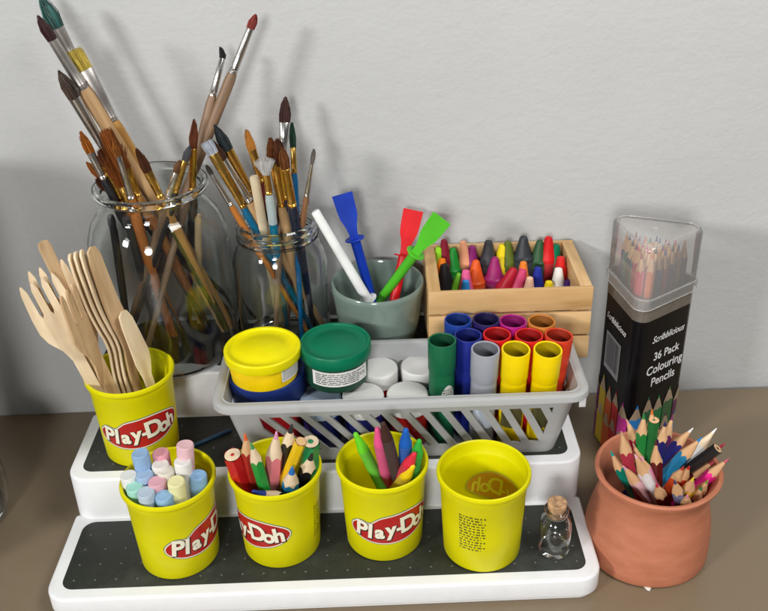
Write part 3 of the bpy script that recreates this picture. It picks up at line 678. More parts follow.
brush((-16.94,22.83,10.60),(-13.24,17.99,30.53),2.44,4.00, (.16,.045,.02), gold, (.012,.012,.014), 'upright brush with red brown tip and glossy black handle', G1, 'round', wf=.30, wh=.34)
brush((-21.57,19.06,10.60),(-13.65,17.36,28.78),1.28,2.85, (.08,.08,.09), gold, (.015,.015,.018), 'grey haired brush left of the upright red brown one', G1, 'round', wf=.24, wh=.32)
brush((-21.94,19.01,10.60),(-14.52,17.36,27.65),1.06,2.35, (.16,.07,.03), silver, grey_w, 'short brown haired brush with dull silver ferrule at right', G1, 'round', wf=.24, wh=.34)
brush((-17.98,22.78,10.60),(-20.12,16.94,28.77),1.41,3.24, (.12,.04,.02), gold, orange_w, 'rusty brush buried behind the fan brush', G1, 'filbert', wf=.34, wh=.4)

for BT_, r_, m_, lab_ in (
    (((-20.98,18.25,10.60),(-20.49,18.20,23.31)), .33, (.012,.012,.016), 'black brush handle end standing at the left inside the large jar'),
    (((-19.13,20.23,10.60),(-18.94,16.73,23.76)), .36, (.018,.016,.02), 'thick black brush handle slanting down to the right in the large jar'),
    (((-18.06,20.59,10.60),(-18.41,16.94,23.64)), .42, (.42,.13,.02), 'thick orange brush handle inside the large jar'),
    (((-15.17,21.77,10.60),(-17.40,17.57,23.32)), .40, (.24,.08,.02), 'chestnut brush handle slanting right inside the large jar'),
    (((-13.34,20.98,10.60),(-16.31,17.99,23.09)), .36, (.10,.10,.015), 'olive brush handle slanting right behind the chestnut one'),
    (((-16.05,22.58,10.60),(-13.98,18.41,22.81)), .30, (.50,.36,.20), 'pale brush handle upright beside the glossy black one'),
    (((-20.26,20.67,10.60),(-15.68,18.62,22.95)), .36, (.06,.03,.02), 'dark brown brush handle slanting left in the large jar'),
    ):
    B_, T_ = Vector(BT_[0]), Vector(BT_[1]); h_ = (T_-B_).length
    mb = MB(); mb.lathe([(0, 0), (r_*.5, 0), (r_*.75, .3), (r_, h_*.6), (r_*.9, h_-.4), (r_*.5, h_-.05), (0, h_)], 16)
    tag(mb.build('brush_handle', mat('handle_'+cname(m_), m_, .22, var=.12, coat=.5), M=frame(B_, T_)), lab_, 'brush handle', 'loose brush handles inside the large jar')
brush((-6.41,20.44,10.50),(-12.94,18.65,26.70),0.79,3.06, (.05,.045,.04), silver, orange_w, 'slim detail brush furthest left with orange handle', G2, 'round', wf=.16, wh=.26)
brush((-6.10,20.92,10.50),(-12.71,18.65,28.59),1.12,5.05, (.50,.54,.60), gold, (.0,.12,.24), 'flat white haired brush with gold ferrule and blue handle', G2, 'flat', wf=.40, wh=.32, hair2=(.36,.39,.44))
brush((-5.06,21.29,10.50),(-12.33,19.04,28.52),1.76,4.08, (.07,.03,.015), silver, nat, 'dark brown pointed brush with thick natural handle', G2, 'round', wf=.30, wh=.48)
brush((-5.03,21.21,10.50),(-12.15,19.62,29.55),2.25,4.10, (.035,.045,.05), gold, (.012,.02,.06), 'black pointed mop brush with navy handle', G2, 'round', wf=.40, wh=.34)
brush((-6.97,21.89,10.50),(-9.67,18.65,29.42),1.74,2.85, (.48,.20,.04), gold, (.10,.008,.012), 'orange haired brush with dark red handle', G2, 'filbert', wf=.32, wh=.34)
brush((-9.08,17.94,10.50),(-6.97,22.54,30.63),1.99,2.33, (.07,.03,.025), silver, grey_w, 'tallest brown brush with wide silver ferrule', G2, 'filbert', wf=.42, wh=.34)
brush((-6.87,21.62,10.50),(-7.92,18.26,28.89),2.22,3.88, (.16,.05,.015), gold, nat, 'brown filbert brush with speckled natural handle', G2, 'filbert', wf=.46, wh=.44)
brush((-6.83,22.20,10.50),(-7.39,18.07,28.86),2.29,3.14, (.11,.035,.015), gold, (.015,.02,.05), 'rust brown brush close behind the filbert one', G2, 'worn', wf=.40, wh=.34)
brush((-8.38,21.79,10.50),(-8.37,17.29,27.71),1.58,1.79, (.60,.58,.56), gold, (.0,.15,.26), 'white splayed brush with blue handle and pale band', G2, 'fan', wf=.26, wh=.34, hair2=(.45,.44,.43), end=(.42,.50,.50))
brush((-5.99,21.33,10.50),(-7.07,17.68,28.30),1.83,3.48, (.20,.07,.02), gold, (.012,.015,.035), 'brown pointed brush with gold ferrule and black handle', G2, 'round', wf=.34, wh=.42)
brush((-6.88,18.10,10.50),(-6.63,22.54,28.54),1.95,2.05, (.02,.06,.035), gold, (.0,.10,.26), 'thin dark green tipped brush with bright blue handle', G2, 'round', wf=.22, wh=.30)
brush((-8.39,22.60,10.50),(-4.66,17.09,28.28),1.29,3.23, (.22,.20,.18), silver, (.26,.12,.06), 'fine liner brush furthest right with brown handle', G2, 'round', wf=.12, wh=.26)
def stick(BT, m, r, name, label, cat, group=None, flat=1):
    B, T = Vector(BT[0]), Vector(BT[1]); h = (T-B).length
    mb = MB(); mb.sweep([(0, 0, 0), (0, 0, h-.15), (0, 0, h)], [(r, r*flat), (r, r*flat), (r*.8, r*flat*.8)], 16)
    tag(mb.build(name, m, M=frame(B, T)), label, cat, group)
stick(((-9.04,22.49,10.50),(-9.35,18.07,25.93)), cream_w, .36, 'craft_stick', 'cream wooden stick standing among the smaller jar brushes', 'stick', None, .5)
# dark blue stick lying on the middle pad
stick(((-15.30,11.32,6.10), (-12.56,13.18,6.10)), mat('blue_stick', (.01, .06, .12), .3), .17, 'paint_stick', 'thin dark blue stick lying flat on the middle pad', 'stick')

# ------------------------------------------------------------------ wooden cutlery
birch = wood('birch_cutlery_wood', (.62, .45, .26), (.86, .70, .47), 20, 'Z', .65, .08)
birch2 = wood('darker_birch_cutlery_wood', (.44, .27, .13), (.65, .45, .25), 20, 'Z', .65, .08)
def plate(outlines, th, M, name, m, label, cat, group, curve):
    """flat piece cut from veneer: outline in local x (across) and z (along), pressed to a shallow curve"""
    b = fill(outlines); slices(b, .5, 1)
    r = bmesh.ops.solidify(b, geom=b.faces[:], thickness=th)
    for v in b.verts:
        x, z, y = v.co.x, v.co.y, v.co.z
        v.co = Vector((x, y+curve(x, z), z))
    mb = MB(); mb.merge(b); o = mb.build(name, m, M=M, sharp=50)
    tag(o, label, cat, group); return o
def fork_outline(h):
    o = [(.50, 0), (.42, h*.3), (.42, h-6.6), (.70, h-5.6), (1.30, h-4.6), (1.52, h-3.8), (1.52, h-2.6)]
    tines = []
    n = 4; w = 3.04/n
    out = list(o)
    for i in range(n):
        xr = 1.52-w*i; xl = xr-w
        g = .17
        out += [(xr-g*.9, h-.6), (xr-w*.40, h-.08), (xr-w*.5, h), (xr-w*.60, h-.08), (xl+g*.9, h-.6)]
        if i < n-1: out += [(xl+g*.7, h-2.5), (xl, h-2.75), (xl-g*.7, h-2.5)]
    out += [(-x, z) for x, z in o[::-1]]
    return out
def knife_outline(h):
    return [(.50, 0), (.42, h*.35), (.42, h*.50), (.84, h*.59), (.98, h*.66), (.62, h-.9), (.34, h-.12), (-.10, h), (-.48, h-.25), (-.60, h-1.2), (-.64, h*.62), (-.42, h*.50), (-.42, h*.35), (-.50, 0)]
def stick_outline(h): return [(.48, 0), (.40, h*.5), (.46, h-.5), (.36, h-.1), (.0, h), (-.36, h-.1), (-.46, h-.5), (-.40, h*.5), (-.48, 0)]
CUT = 'disposable wooden cutlery in the tub'
def cutlery(BT, ol, m, name, label, spin, curve, th=.16):
    B, T = Vector(BT[0]), Vector(BT[1]); h = (T-B).length
    return plate([ol(h)], th, frame(B, T, spin), name, m, label, 'cutlery', CUT, curve)
bow = lambda a: (lambda x, z: a*math.sin(z/15*PI)+.05*(x*x))
cutlery(((-19.99,10.68,6.20),(-24.06,10.47,21.68)), fork_outline, birch, 'wooden_fork', 'pale wooden fork fanned out furthest left', -.05, bow(-.35))
cutlery(((-20.24,10.62,6.20),(-23.62,11.47,22.31)), fork_outline, birch, 'wooden_fork', 'pale wooden fork just behind the leftmost one', .0, bow(-.35))
cutlery(((-20.84,11.32,6.20),(-21.92,10.72,20.98)), fork_outline, birch2, 'wooden_fork', 'browner wooden fork turned half sideways in front', .95, bow(-.3))
cutlery(((-19.60,11.17,6.20),(-23.42,11.72,24.14)), stick_outline, birch2, 'wooden_stirrer', 'slim wooden stirrer sticking up highest behind the forks', .5, bow(-.2))
kn = lambda x, z: -.42*math.exp(-((z-9.3)/2.2)**2)+.08*x*x
for k, (BT, sp, lab) in enumerate((
    (((-19.54,11.88,6.20),(-21.95,12.22,22.85)), 1.25, 'wooden knife seen edge on, leftmost of the stack'),
    (((-19.24,12.01,6.20),(-21.54,12.22,23.00)), 1.25, 'wooden knife seen edge on, second of the stack'),
    (((-18.96,12.13,6.20),(-21.18,12.47,23.02)), 1.25, 'wooden knife seen edge on, third of the stack'),
    (((-18.50,12.31,6.20),(-20.53,12.72,23.10)), .75, 'wooden knife showing its broad blade, right end of the stack'))):
    cutlery(BT, knife_outline, birch2 if k == 3 else birch, 'wooden_knife', lab, sp, kn)
cutlery(((-17.41,12.56,6.20),(-19.12,12.22,18.03)), knife_outline, birch, 'wooden_knife', 'short wooden knife standing furthest right in the tub', .7, bow(-.2))
cutlery(((-19.35,11.97,6.20),(-22.41,11.22,17.99)), stick_outline, birch, 'wooden_stirrer', 'short wooden stirrer tucked between fork and knives', .4, bow(-.2))

# ------------------------------------------------------------------ grey basket
bas_m = mat('grey_basket_plastic', (.41, .415, .41), .34, var=.02, bump=.05, bscale=30, sss=.1)
basket = thing('plastic_basket', 'grey plastic basket with diagonal slots on the middle step', 'basket', at(1.1, 11.8, Z2+.04))
BX0, BX1, BYF, BYB, BH = -13.73, 13.73, -4.4, 4.15, 6.45     # at the rim, local
def wallpt(u, side, z):
    """u along a side from corner to corner, z up; the box is narrower at its base"""
    k = 1-z/BH; sx, sy = 1.25*k, 1.35*k
    x0, x1, yf, yb = BX0+.55+sx, BX1-.55-sx, BYF+.55+sy, BYB-.45-sy*.35
    R = 1.1
    if side == 0: return Vector((x0+R+(x1-x0-2*R)*u, yf, z))
    if side == 1: return Vector((x1, yf+R+(yb-yf-2*R)*u, z))
    if side == 2: return Vector((x1-R-(x1-x0-2*R)*u, yb, z))
    if side == 3: return Vector((x0, yb-R-(yb-yf-2*R)*u, z))
def corner(side, z, k_):
    a, b = wallpt(1, side, z), wallpt(0, (side+1) % 4, z); R = 1.1
    c = {0: Vector((a.x, b.y, z)), 1: Vector((b.x, a.y, z)), 2: Vector((a.x, b.y, z)), 3: Vector((b.x, a.y, z))}[side]
    a0 = -PI/2+side*PI/2
    return c+Vector((R*math.cos(a0+PI/2*k_), R*math.sin(a0+PI/2*k_), 0))
mb = MB(); b = bmesh.new()
ZA, ZB = 1.2, 4.95
for side in range(4):
    W_ = 24.0 if side in (0, 2) else 5.4
    outer = [(0, 0), (W_, 0), (W_, BH), (0, BH)]; holes = []
    pitch = 1.5; d = 2.45; x = -d; lo, hi = (1.35, W_-.55) if W_ > 10 else (.5, W_-.5)
    while x < W_+d:
        q = [(x, ZB), (x+.86, ZB), (x+.86+d, ZA), (x+d, ZA)]
        def clip(P, inside, inter):
            out = []
            for i in range(len(P)):
                a, c = P[i-1], P[i]
                if inside(c):
                    if not inside(a): out.append(inter(a, c))
                    out.append(c)
                elif inside(a): out.append(inter(a, c))
            return out
        for val, sg in ((lo, 1), (hi, -1)):
            if q: q = clip(q, lambda p, v=val, s_=sg: (p[0]-v)*s_ >= 0, lambda a, c, v=val: (v, a[1]+(c[1]-a[1])*(v-a[0])/(c[0]-a[0])))
        if len(q) >= 3 and max(p[0] for p in q)-min(p[0] for p in q) > .25: holes.append(q)
        x += pitch
    f = fill([outer]+holes)
    vm = {}
    for v in f.verts: vm[v] = b.verts.new(wallpt(v.co.x/W_, side, v.co.y))
    for fc in f.faces: b.faces.new([vm[v] for v in fc.verts])
    f.free()
    g = [[b.verts.new(corner(side, BH*j/4, i/6)) for i in range(7)] for j in (0, 4)]
    for i in range(6): b.faces.new((g[0][i], g[0][i+1], g[1][i+1], g[1][i]))
ring = []
for side in range(4):
    ring += [wallpt(0, side, 0), wallpt(1, side, 0)]+[corner(side, 0, i/6) for i in range(1, 6)]
b.faces.new([b.verts.new(p) for p in ring])
bmesh.ops.remove_doubles(b, verts=b.verts, dist=.01)
bmesh.ops.recalc_face_normals(b, faces=b.faces)
bmesh.ops.solidify(b, geom=b.faces[:], thickness=.17)
mb.merge(b); mb.build('slotted_box', bas_m, basket, sharp=30)
def ringpts(g, z, R=1.5, n=7):
    return [Vector((x, y, z)) for x, y in rrect(BX0-g, BX1+g, BYF-g, BYB+g, R+g, n)]
mb = MB(); prof = [(-.60, BH-.12), (-.60, BH+.02), (-.45, BH+.10), (-.10, BH+.10), (.03, BH+.02), (.07, BH-.12), (.10, BH-.42), (.0, BH-.45), (-.05, BH-.2), (-.35, BH-.12)]
rows = [[mb.bm.verts.new(p) for p in ringpts(g, z)] for g, z in prof]
for a, c in zip(rows, rows[1:]+rows[:1]):
    n = len(a)
    for k in range(n): mb._face((a[k], a[(k+1) % n], c[(k+1) % n], c[k]), 0)
mb.build('basket_rim', bas_m, basket, sharp=40)
MB().box((BX1-.6, BYF+1.1, BH-1.75), (BX1-.1, BYF+1.25, BH-.85), .04).build('rim_clip', mat('clear_clip', (.6, .6, .6), .3), basket)

# ------------------------------------------------------------------ paint sticks, pots and tubs inside the basket
def marker(x, y, zt, body, label, label_col=None, inner=None, M=None, kind=0):
    z0 = Z2+.3
    B = Vector((min(x, 12.6)*.985, max(y, 10.6) if y < 11 else y, z0)); h = (Vector((x, y, zt))-B).length
    t = thing('chunky_paint_stick', label, 'paint stick', frame(B, (x, y, zt), 0, False), 'chunky paint sticks standing in the basket')
    m = mat('stick_plastic_'+cname(body), body, .36, var=.05, sss=.03, spec=.32); mi = mat('stick_inside_shaded_'+cname(body), tuple(c*.42 for c in body), .55, spec=.2)  # cap inside: body colour darkened, shade of the hollow put into the colour
    mb = MB(); mb.lathe([(0, 0), (.94, 0), (.98, .1), (.98, h-2.6), (.94, h-2.55)], 40); mb.build('barrel', m, t)
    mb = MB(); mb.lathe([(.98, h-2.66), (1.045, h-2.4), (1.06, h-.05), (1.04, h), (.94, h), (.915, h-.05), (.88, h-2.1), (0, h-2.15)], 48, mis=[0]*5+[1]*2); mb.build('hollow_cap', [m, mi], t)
    if label_col is not None:
        mb = MB(); n = 14; a0, a1 = (-1.0, .9) if kind != 1 else (-.15, 1.1)
        r_ = .992; za, zb = (h-6.8, h-4.0) if kind != 1 else (h-6.0, h-3.5)
        vs = []
        for k in range(n+1):
            a = a0+(a1-a0)*k/n; q = math.sin(PI*k/n)**.5 if kind == 1 else 1
            zt_ = zb if kind == 1 else zb+.35*math.cos(a*2.2)
            mid = (za+zt_)/2; hh = (zt_-za)/2*q
            vs.append([mb.bm.verts.new((r_*math.sin(a), -r_*math.cos(a), mid+s_*hh)) for s_ in (-1, 1)])
        for k in range(n): mb._face((vs[k][0], vs[k+1][0], vs[k+1][1], vs[k][1]), 0)
        lb = mb.build('printed_label', mat('label_'+cname(label_col), label_col, .5), t)
        if kind == 1:
            mb = MB(); tb = dash_text(.85, 1.9, 9, 11); slices(tb, .2)
            for v in tb.verts:
                a = .48+v.co.x/1.0; v.co = Vector((1.003*math.sin(a), -1.003*math.cos(a), (za+zb)/2+v.co.y))
            mb.merge(tb, mi=0); mb.build('small_print', print_black, t)
    return t
def mk(px, z, *a, **k): pass
NAVY = (.012, .018, .14); YEL = (.84, .61, .0); DK = (.03, .03, .03)
for (x, y, z), body, lab, lc, kd in (
    ((5.72,14.22,15.10), (.01,.045,.28), 'blue paint stick at the back left, nearest the crate', None, 0),
    ((7.88,14.15,15.10), (.018,.012,.09), 'very dark navy paint stick in the back row', None, 0),
    ((9.93,13.89,15.00), (.42,.01,.20), 'magenta paint stick in the back row', None, 0),
    ((12.11,13.74,15.00), (.55,.19,.03), 'ochre orange paint stick in the back row', None, 0),
    ((6.29,12.10,15.00), (.012,.022,.22), 'navy blue paint stick in the middle row, touching the green one', None, 0),
    ((8.47,12.10,15.00), (.60,.01,.012), 'red paint stick in the middle row behind grey and yellow', None, 0),
    ((10.84,11.80,15.00), (.62,.012,.012), 'red paint stick in the middle row between both yellow ones', None, 0),
    ((13.07,11.66,15.00), (.62,.045,.015), 'orange red paint stick furthest right in the basket', None, 0),
    ((4.26,11.13,15.25), (.008,.12,.05), 'dark green paint stick with white oval label', (.7,.7,.66), 1),
    ((7.37,10.10,15.00), (.32,.33,.37), 'silver grey paint stick in the front row', (.55,.60,.70), 0),
    ((9.59,9.96,15.00), YEL, 'left one of two yellow paint sticks in the front row', (.10,.09,.03), 0),
    ((11.90,9.74,15.00), YEL, 'right one of two yellow paint sticks in the front row', (.10,.09,.03), 0),
    ): marker(x, y, z, body, lab, lc, kind=kd)
def paint_pot(x, y, z1, lid, body, label, r=1.72, mark=None):
    z0 = Z2+.3; h = z1-z0
    t = thing('paint_pot', label, 'paint pot', at(x, y, z0), 'small lidded paint pots in the basket')
    mb = MB(); mb.lathe([(0, 0), (r*.86, 0), (r*.9, .1), (r*.92, h-1.4), (r*.86, h-1.3)], 36); mb.build('pot_body', mat('pot_'+cname(body), body, .3, coat=.3), t)
    mb = MB(); mb.lathe([(r*.9, h-1.35), (r*.99, h-1.3), (r, h-.22), (r*.985, h-.09), (r*.95, h-.02), (r*.9, h), (0, h)], 48)
    mb.build('lid', mat('potlid_'+cname(lid), lid, .5, var=.04, scale=3), t)
    if mark:
        mb = MB(); mb.lathe([(.22, 0), (.2, .012), (0, .02)], 12, at(mark[0], mark[1], h-.05) @ Matrix.Rotation(mark[2], 4, 'X'), wob=lambda a, z: .07*math.sin(3*a)); mb.build('paint_spot', mat('pink_paint', (.75, .12, .30), .5), t)
    return t
WH = (.74, .73, .70)
paint_pot(*(-0.50,13.95,11.15), WH, (.45,.01,.01), 'white lidded paint pot beside the green tub', r=1.48)
paint_pot(*(2.70,14.10,11.15), WH, (.02,.04,.25), 'white lidded paint pot at the back beside the green paint stick', r=1.48)
paint_pot(*(-1.77,11.04,10.70), WH, (.015,.02,.16), 'white lidded paint pot at the front next to the pale blue lid', r=1.6)
paint_pot(*(1.62,11.03,10.70), WH, (.42,.01,.01), 'white lidded paint pot at the front next to the green paint stick', r=1.6)
paint_pot(*(-5.08,11.53,10.40), (.38,.48,.60), (.012,.02,.14), 'pale blue lidded paint pot below the green tub', r=1.62)
paint_pot(-3.9, 14.05, 11.1, (.10,.10,.11), (.03,.03,.03), 'paint pot hidden under the green tub')
def dash_label(t, r, z0, z1, a0, a1, lines, seed, name='paper_label'):
    mb = MB(); n = 20; vs = []
    for k in range(n+1):
        a = a0+(a1-a0)*k/n; vs.append([mb.bm.verts.new((r*math.sin(a), -r*math.cos(a), z)) for z in (z0, z1)])
    for k in range(n): mb._face((vs[k][0], vs[k+1][0], vs[k+1][1], vs[k][1]), 0)
    tb = dash_text((a1-a0)*r*.88, (z1-z0)*.8, lines, seed); slices(tb, .2)
    for v in tb.verts:
        a = (a0+a1)/2+v.co.x/r; v.co = Vector(((r+.012)*math.sin(a), -(r+.012)*math.cos(a), (z0+z1)/2+v.co.y))
    lb = mb.build(name, mat('paper_label', (.74, .73, .70), .6), t); mb = MB(); mb.merge(tb, mi=0); mb.build('small_print', print_black, lb)
def tub(x, y, z0, z1, r, lid, body, label, lidh=.8, clear=False):
    h = z1-z0
    t = thing('lidded_tub', label, 'tub', at(x, y, z0))
    mb = MB(); mb.lathe([(0, 0), (r*.82, 0), (r*.87, .12), (r*.92, h-lidh), (r*.90, h-lidh+.1)], 56); mb.build('tub_body', mat('tubbody_'+cname(body), body, .34, sss=.1), t)
    mb = MB(); mb.lathe([(r*.93, h-lidh), (r*.985, h-lidh+.02), (r, h-lidh+.1), (r, h-.1), (r*.975, h-.01), (r*.93, h), (r*.90, h-.03), (r*.885, h-.14), (r*.80, h-.17), (r*.62, h-.17), (r*.60, h-.13), (0, h-.12)], 72)
    mb.build('lid', mat('tublid_'+cname(lid), lid, .40, var=.04, bump=.04, sss=.05, spec=.3), t)
    return t
tub(-9.17,12.73, Z2+.3, 12.2, 3.02, (.012,.03,.16), (.48,.012,.02), 'navy lidded tub underneath the yellow one', 1.9)
t = tub(-9.19,12.11, 12.12, 14.65, 2.88, (.80,.71,.0), (.80,.55,.0), 'yellow lidded dough tub stacked on the navy lid')
dash_label(t, 2.66, .65, 1.75, .62, 1.35, 6, 21)
t = tub(-3.75,12.77, 11.2, 14.5, 2.72, (.0,.15,.07), (.01,.055,.03), 'dark green lidded tub with white printed label', 1.05)
dash_label(t, 2.50, .75, 2.0, -.75, 1.15, 6, 33)
# pencils and crayons lying loose along the bottom, seen through the slots
for k, (x0, x1, y, z, c, lab) in enumerate((
    (-9.5, -1.5, -2.4, .75, (.45,.01,.015), 'red marker pen lying behind the left basket slots'), (-10, -2, -2.3, 2.0, (.012,.02,.16), 'navy marker pen lying behind the left basket slots'),
    (-1.2, 5.4, -2.45, .75, (.42,.01,.015), 'red marker pen lying behind the middle basket slots'))):
    pass

# ------------------------------------------------------------------ pencil box
def tri(F_, L_, R_, g=0, r=.85, n=7):
    """rounded triangle through three corner points, shrunk by g"""
    P = [Vector((*p, 0)) for p in (F_, R_, L_)]; c = sum(P, Vector())/3; out = []
    P = [c+(p-c)*(1-g/1.9) for p in P]
    for i in range(3):
        a, p, q = P[i-1], P[i], P[(i+1) % 3]
        u, v = (a-p).normalized(), (q-p).normalized(); th = u.angle(v); d = r/math.tan(th/2)
        s_, e_ = p+u*d, p+v*d; ce = p+(u+v).normalized()*(r/math.sin(th/2))
        a0 = math.atan2(s_.y-ce.y, s_.x-ce.x); a1 = math.atan2(e_.y-ce.y, e_.x-ce.x)
        da = (a1-a0+PI) % (2*PI)-PI
        out += [(ce.x+r*math.cos(a0+da*k/n), ce.y+r*math.sin(a0+da*k/n)) for k in range(n+1)]
    return out
PC = Vector((21.0, 16.6, 0))
FR, LE, RI = (19.45-21, 13.0-16.6), (18.15-21, 19.95-16.6), (25.7-21, 17.1-16.6)
pbox = thing('pencil_box', 'tall black triangular pencil box with clear lid', 'box', at(PC.x, PC.y, 0.03))
blk = mat('glossy_black_card', (.005, .005, .006), .24, var=.1, spec=.3)
sil = mat('smoky_plastic_sleeve', (.26, .235, .205), .28, .55, var=.05)
def hollow(o, i_, z0, z1, name, m, parent, top=False, bottom=True, th=.12):
    mb = MB()
    rows = [(o, z0), (o, z1)]
    A = [mb.bm.verts.new((x, y, z0)) for x, y in o]; B_ = [mb.bm.verts.new((x, y, z1)) for x, y in o]
    D = [mb.bm.verts.new((x, y, z0+(th if bottom else 0))) for x, y in i_]; C_ = [mb.bm.verts.new((x, y, z1-(th if top else 0))) for x, y in i_]; n = len(o)
    for k in range(n):
        j = (k+1) % n
        mb._face((A[k], A[j], B_[j], B_[k]), 0); mb._face((C_[k], C_[j], D[j], D[k]), 0)
        if not top: mb._face((B_[k], B_[j], C_[j], C_[k]), 0)
        if not bottom: mb._face((D[k], D[j], A[j], A[k]), 0)
    if top: mb._face(B_, 0); mb._face(C_[::-1], 0)
    if bottom: mb._face(A[::-1], 0); mb._face(D, 0)
    mb.build(name, m, parent, sharp=30); return mb
hollow(tri(FR, LE, RI), tri(FR, LE, RI, .12), 0, 14.6, 'printed_card_body', blk, pbox)
hollow(tri(FR, LE, RI, -.01), tri(FR, LE, RI, .10), 14.6, 16.6, 'grey_sleeve', sil, pbox, bottom=False)
lidf = film('clear_lid_plastic', (.98, .98, .97), .74, .10, (.84, .83, .81), .02)
mb = MB(); ol = [(-.10, 15.75), (-.12, 16.55), (-.04, 16.60), (-.05, 20.7), (.0, 20.95), (.16, 21.08)]
rows = [[mb.bm.verts.new((x, y, z)) for x, y in tri(FR, LE, RI, g)] for g, z in ol]
for a, c in zip(rows[:-1], rows[1:]):
    n = len(a)
    for k in range(n): mb._face((a[k], a[(k+1) % n], c[(k+1) % n], c[k]), 0)
mb._face(rows[-1], 0); lid_o = mb.build('clear_lid', lidf, pbox, sharp=50)
edge_m = mat('lid_edge_plastic', (.72, .71, .69), .2, trans=.5, coat=.3)
mb = MB()
for g, z, r_ in ((.10, 21.04, .045), (-.13, 15.76, .04), (-.07, 16.62, .035)):
    mb = MB()
    P = [Vector((x, y, z)) for x, y in tri(FR, LE, RI, g)]; n = len(P); rr = []
    c = sum(P, Vector())/n
    for p in P:
        o_ = (p-c); o_.z = 0; o_.normalize()
        rr.append([mb.bm.verts.new(p+o_*r_*math.cos(a)+Vector((0, 0, r_*math.sin(a)))) for a in [PI/3*q for q in range(6)]])
    for k in range(n):
        for q in range(6): mb._face((rr[k][q], rr[(k+1) % n][q], rr[(k+1) % n][(q+1) % 6], rr[k][(q+1) % 6]), 0)
    mb.build('lid_edge', edge_m, lid_o)
mb = MB(); mb.lathe([(.28, 21.09), (.30, 21.14), (.24, 21.16), (.2, 21.1)], 20)
mb.build('lid_dimple', edge_m, lid_o)
# artwork wraps round the box: u runs from the front corner (to the right positive), v up
PATH = tri(FR, LE, RI, -.02)
def path_at(u, off):
    P = [Vector(p) for p in PATH]; n = len(P); m = 3                       # middle of the front corner arc
    st = 1 if u >= 0 else -1; a = (P[3]+P[4])/2; i = 4 if st > 0 else 3; u = abs(u)
    while True:
        b_ = P[i % n]; l = (b_-a).length
        if l >= u: break
        u -= l; a = b_; i += st
    d = (b_-a).normalized(); p = a+d*u; nrm = Vector((d.y, -d.x))*st
    return Vector((p.x+nrm.x*off, p.y+nrm.y*off))
MR, ML, WR, WL = 1, -1, 6.4, 6.2
ptxt = mat('white_box_print', (.72, .72, .72), .5); pgrey = mat('silver_barcode_panel', (.42, .42, .46), .35)
def put(b, M, x, y, sx=1, sy=1, rot=0, z=0):
    W_ = 0 if M > 0 else -WL
    xf(b, at(x+W_, y, 0) @ Matrix.Rotation(rot, 4, 'Z') @ Matrix.Diagonal((sx, sy, 1, 1))); slices(b, .15)
    for v in b.verts:
        q = path_at(v.co.x, .012+z); v.co = Vector((q.x, q.y, v.co.y))
    return b
mb = MB()
mb.merge(put(text_bm('Scribblicious', .78, .012, .35), MR, WR/2+.1, 12.6, .95, 1.1, .0), mi=0)
for i, (s_, sz) in enumerate((('36 Pack', 1.05), ('Colouring', 1.15), ('Pencils', 1.15))):
    mb.merge(put(text_bm(s_, sz, .02), MR, WR/2+.15, 10.9-1.25*i, .92, 1.0), mi=0)
mb.build('printed_lettering', ptxt, pbox); mb = MB()
mb.merge(put(text_bm('Scribblicious', .74, .01, .35), ML, WL/2-.1, 12.75, .95, 1.1), mi=0)
mb.build('printed_brand_lettering', ptxt, pbox)
mb = MB(); q = fill([[(-1.35, -1.75), (1.35, -1.75), (1.35, 1.75), (-1.35, 1.75)]]); mb.merge(put(q, ML, WL/2-.2, 9.6), mi=0)
x = -1.15; rnd = random.Random(4)
while x < 1.1:
    w_ = rnd.choice((.03, .05, .08)); q = fill([[(x, -1.3), (x+w_, -1.3), (x+w_, 1.5), (x, 1.5)]]); mb.merge(put(q, ML, WL/2-.2, 9.6, z=.012), mi=1); x += w_+rnd.choice((.04, .07))
mb.build('barcode', [pgrey, print_black], pbox)
cols = [(.16,.02,.12),(.50,.36,.03),(.55,.10,.02),(.55,.02,.02),(.60,.04,.30),(.02,.22,.60),(.02,.14,.06),(.02,.20,.06),(.05,.14,.05),(.12,.03,.08)]
pm = [mat('printed_pencil_'+cname(c), c, .35) for c in cols]+[mat('printed_pencil_wood', (.40, .30, .20), .4)]
mb = MB()
def flat_pencil(M, x, y, w_, ci, z):
    mb.merge(put(fill([[(x-w_/2, .15), (x+w_/2, .15), (x+w_/2, y), (x+w_/4, y+.12), (x, y), (x-w_/4, y+.12), (x-w_/2, y)]]), M, 0, 0, z=z), mi=ci)
    mb.merge(put(fill([[(x-w_/2, y), (x-w_/4, y+.12), (x, y), (x+w_/4, y+.12), (x+w_/2, y), (x+w_*.12, y+1.15), (x-w_*.12, y+1.15)]]), M, 0, 0, z=z+.001), mi=10)
    mb.merge(put(fill([[(x-w_*.12, y+1.15), (x+w_*.12, y+1.15), (x, y+1.6)]]), M, 0, 0, z=z+.001), mi=ci)
for M, W_, ids, xs in ((ML, WL, (0, 1, 2, 3, 4), .55), (MR, WR, (5, 6, 7, 8, 9), .75)):
    n = 5; w_ = W_/n
    for k in range(n):
        flat_pencil(M, .0+w_*(k+.5), 5.2+(.35 if k % 2 else 0), w_*.92, ids[k], .004)
        flat_pencil(M, .0+w_*(k+.5)-.1, 2.6+(.3 if k % 2 else 0), w_*.92, ids[(k+1) % 5 if M is MR else k], .012)
mb.build('printed_pencils', pm, pbox)
rnd = random.Random(12)
tips = [(.65,.14,.02),(.75,.08,.12),(.03,.04,.2),(.5,.03,.06),(.55,.05,.15),(.4,.02,.05),(.02,.02,.02),(.1,.03,.12),(.05,.1,.3),(.25,.03,.15),(.6,.3,.05),(.02,.15,.08)]
words = ['orange','coral pink','navy','red','raspberry','dark red','black','plum','blue','mulberry','amber','green']
ins = tri(FR, LE, RI, .45, .6)
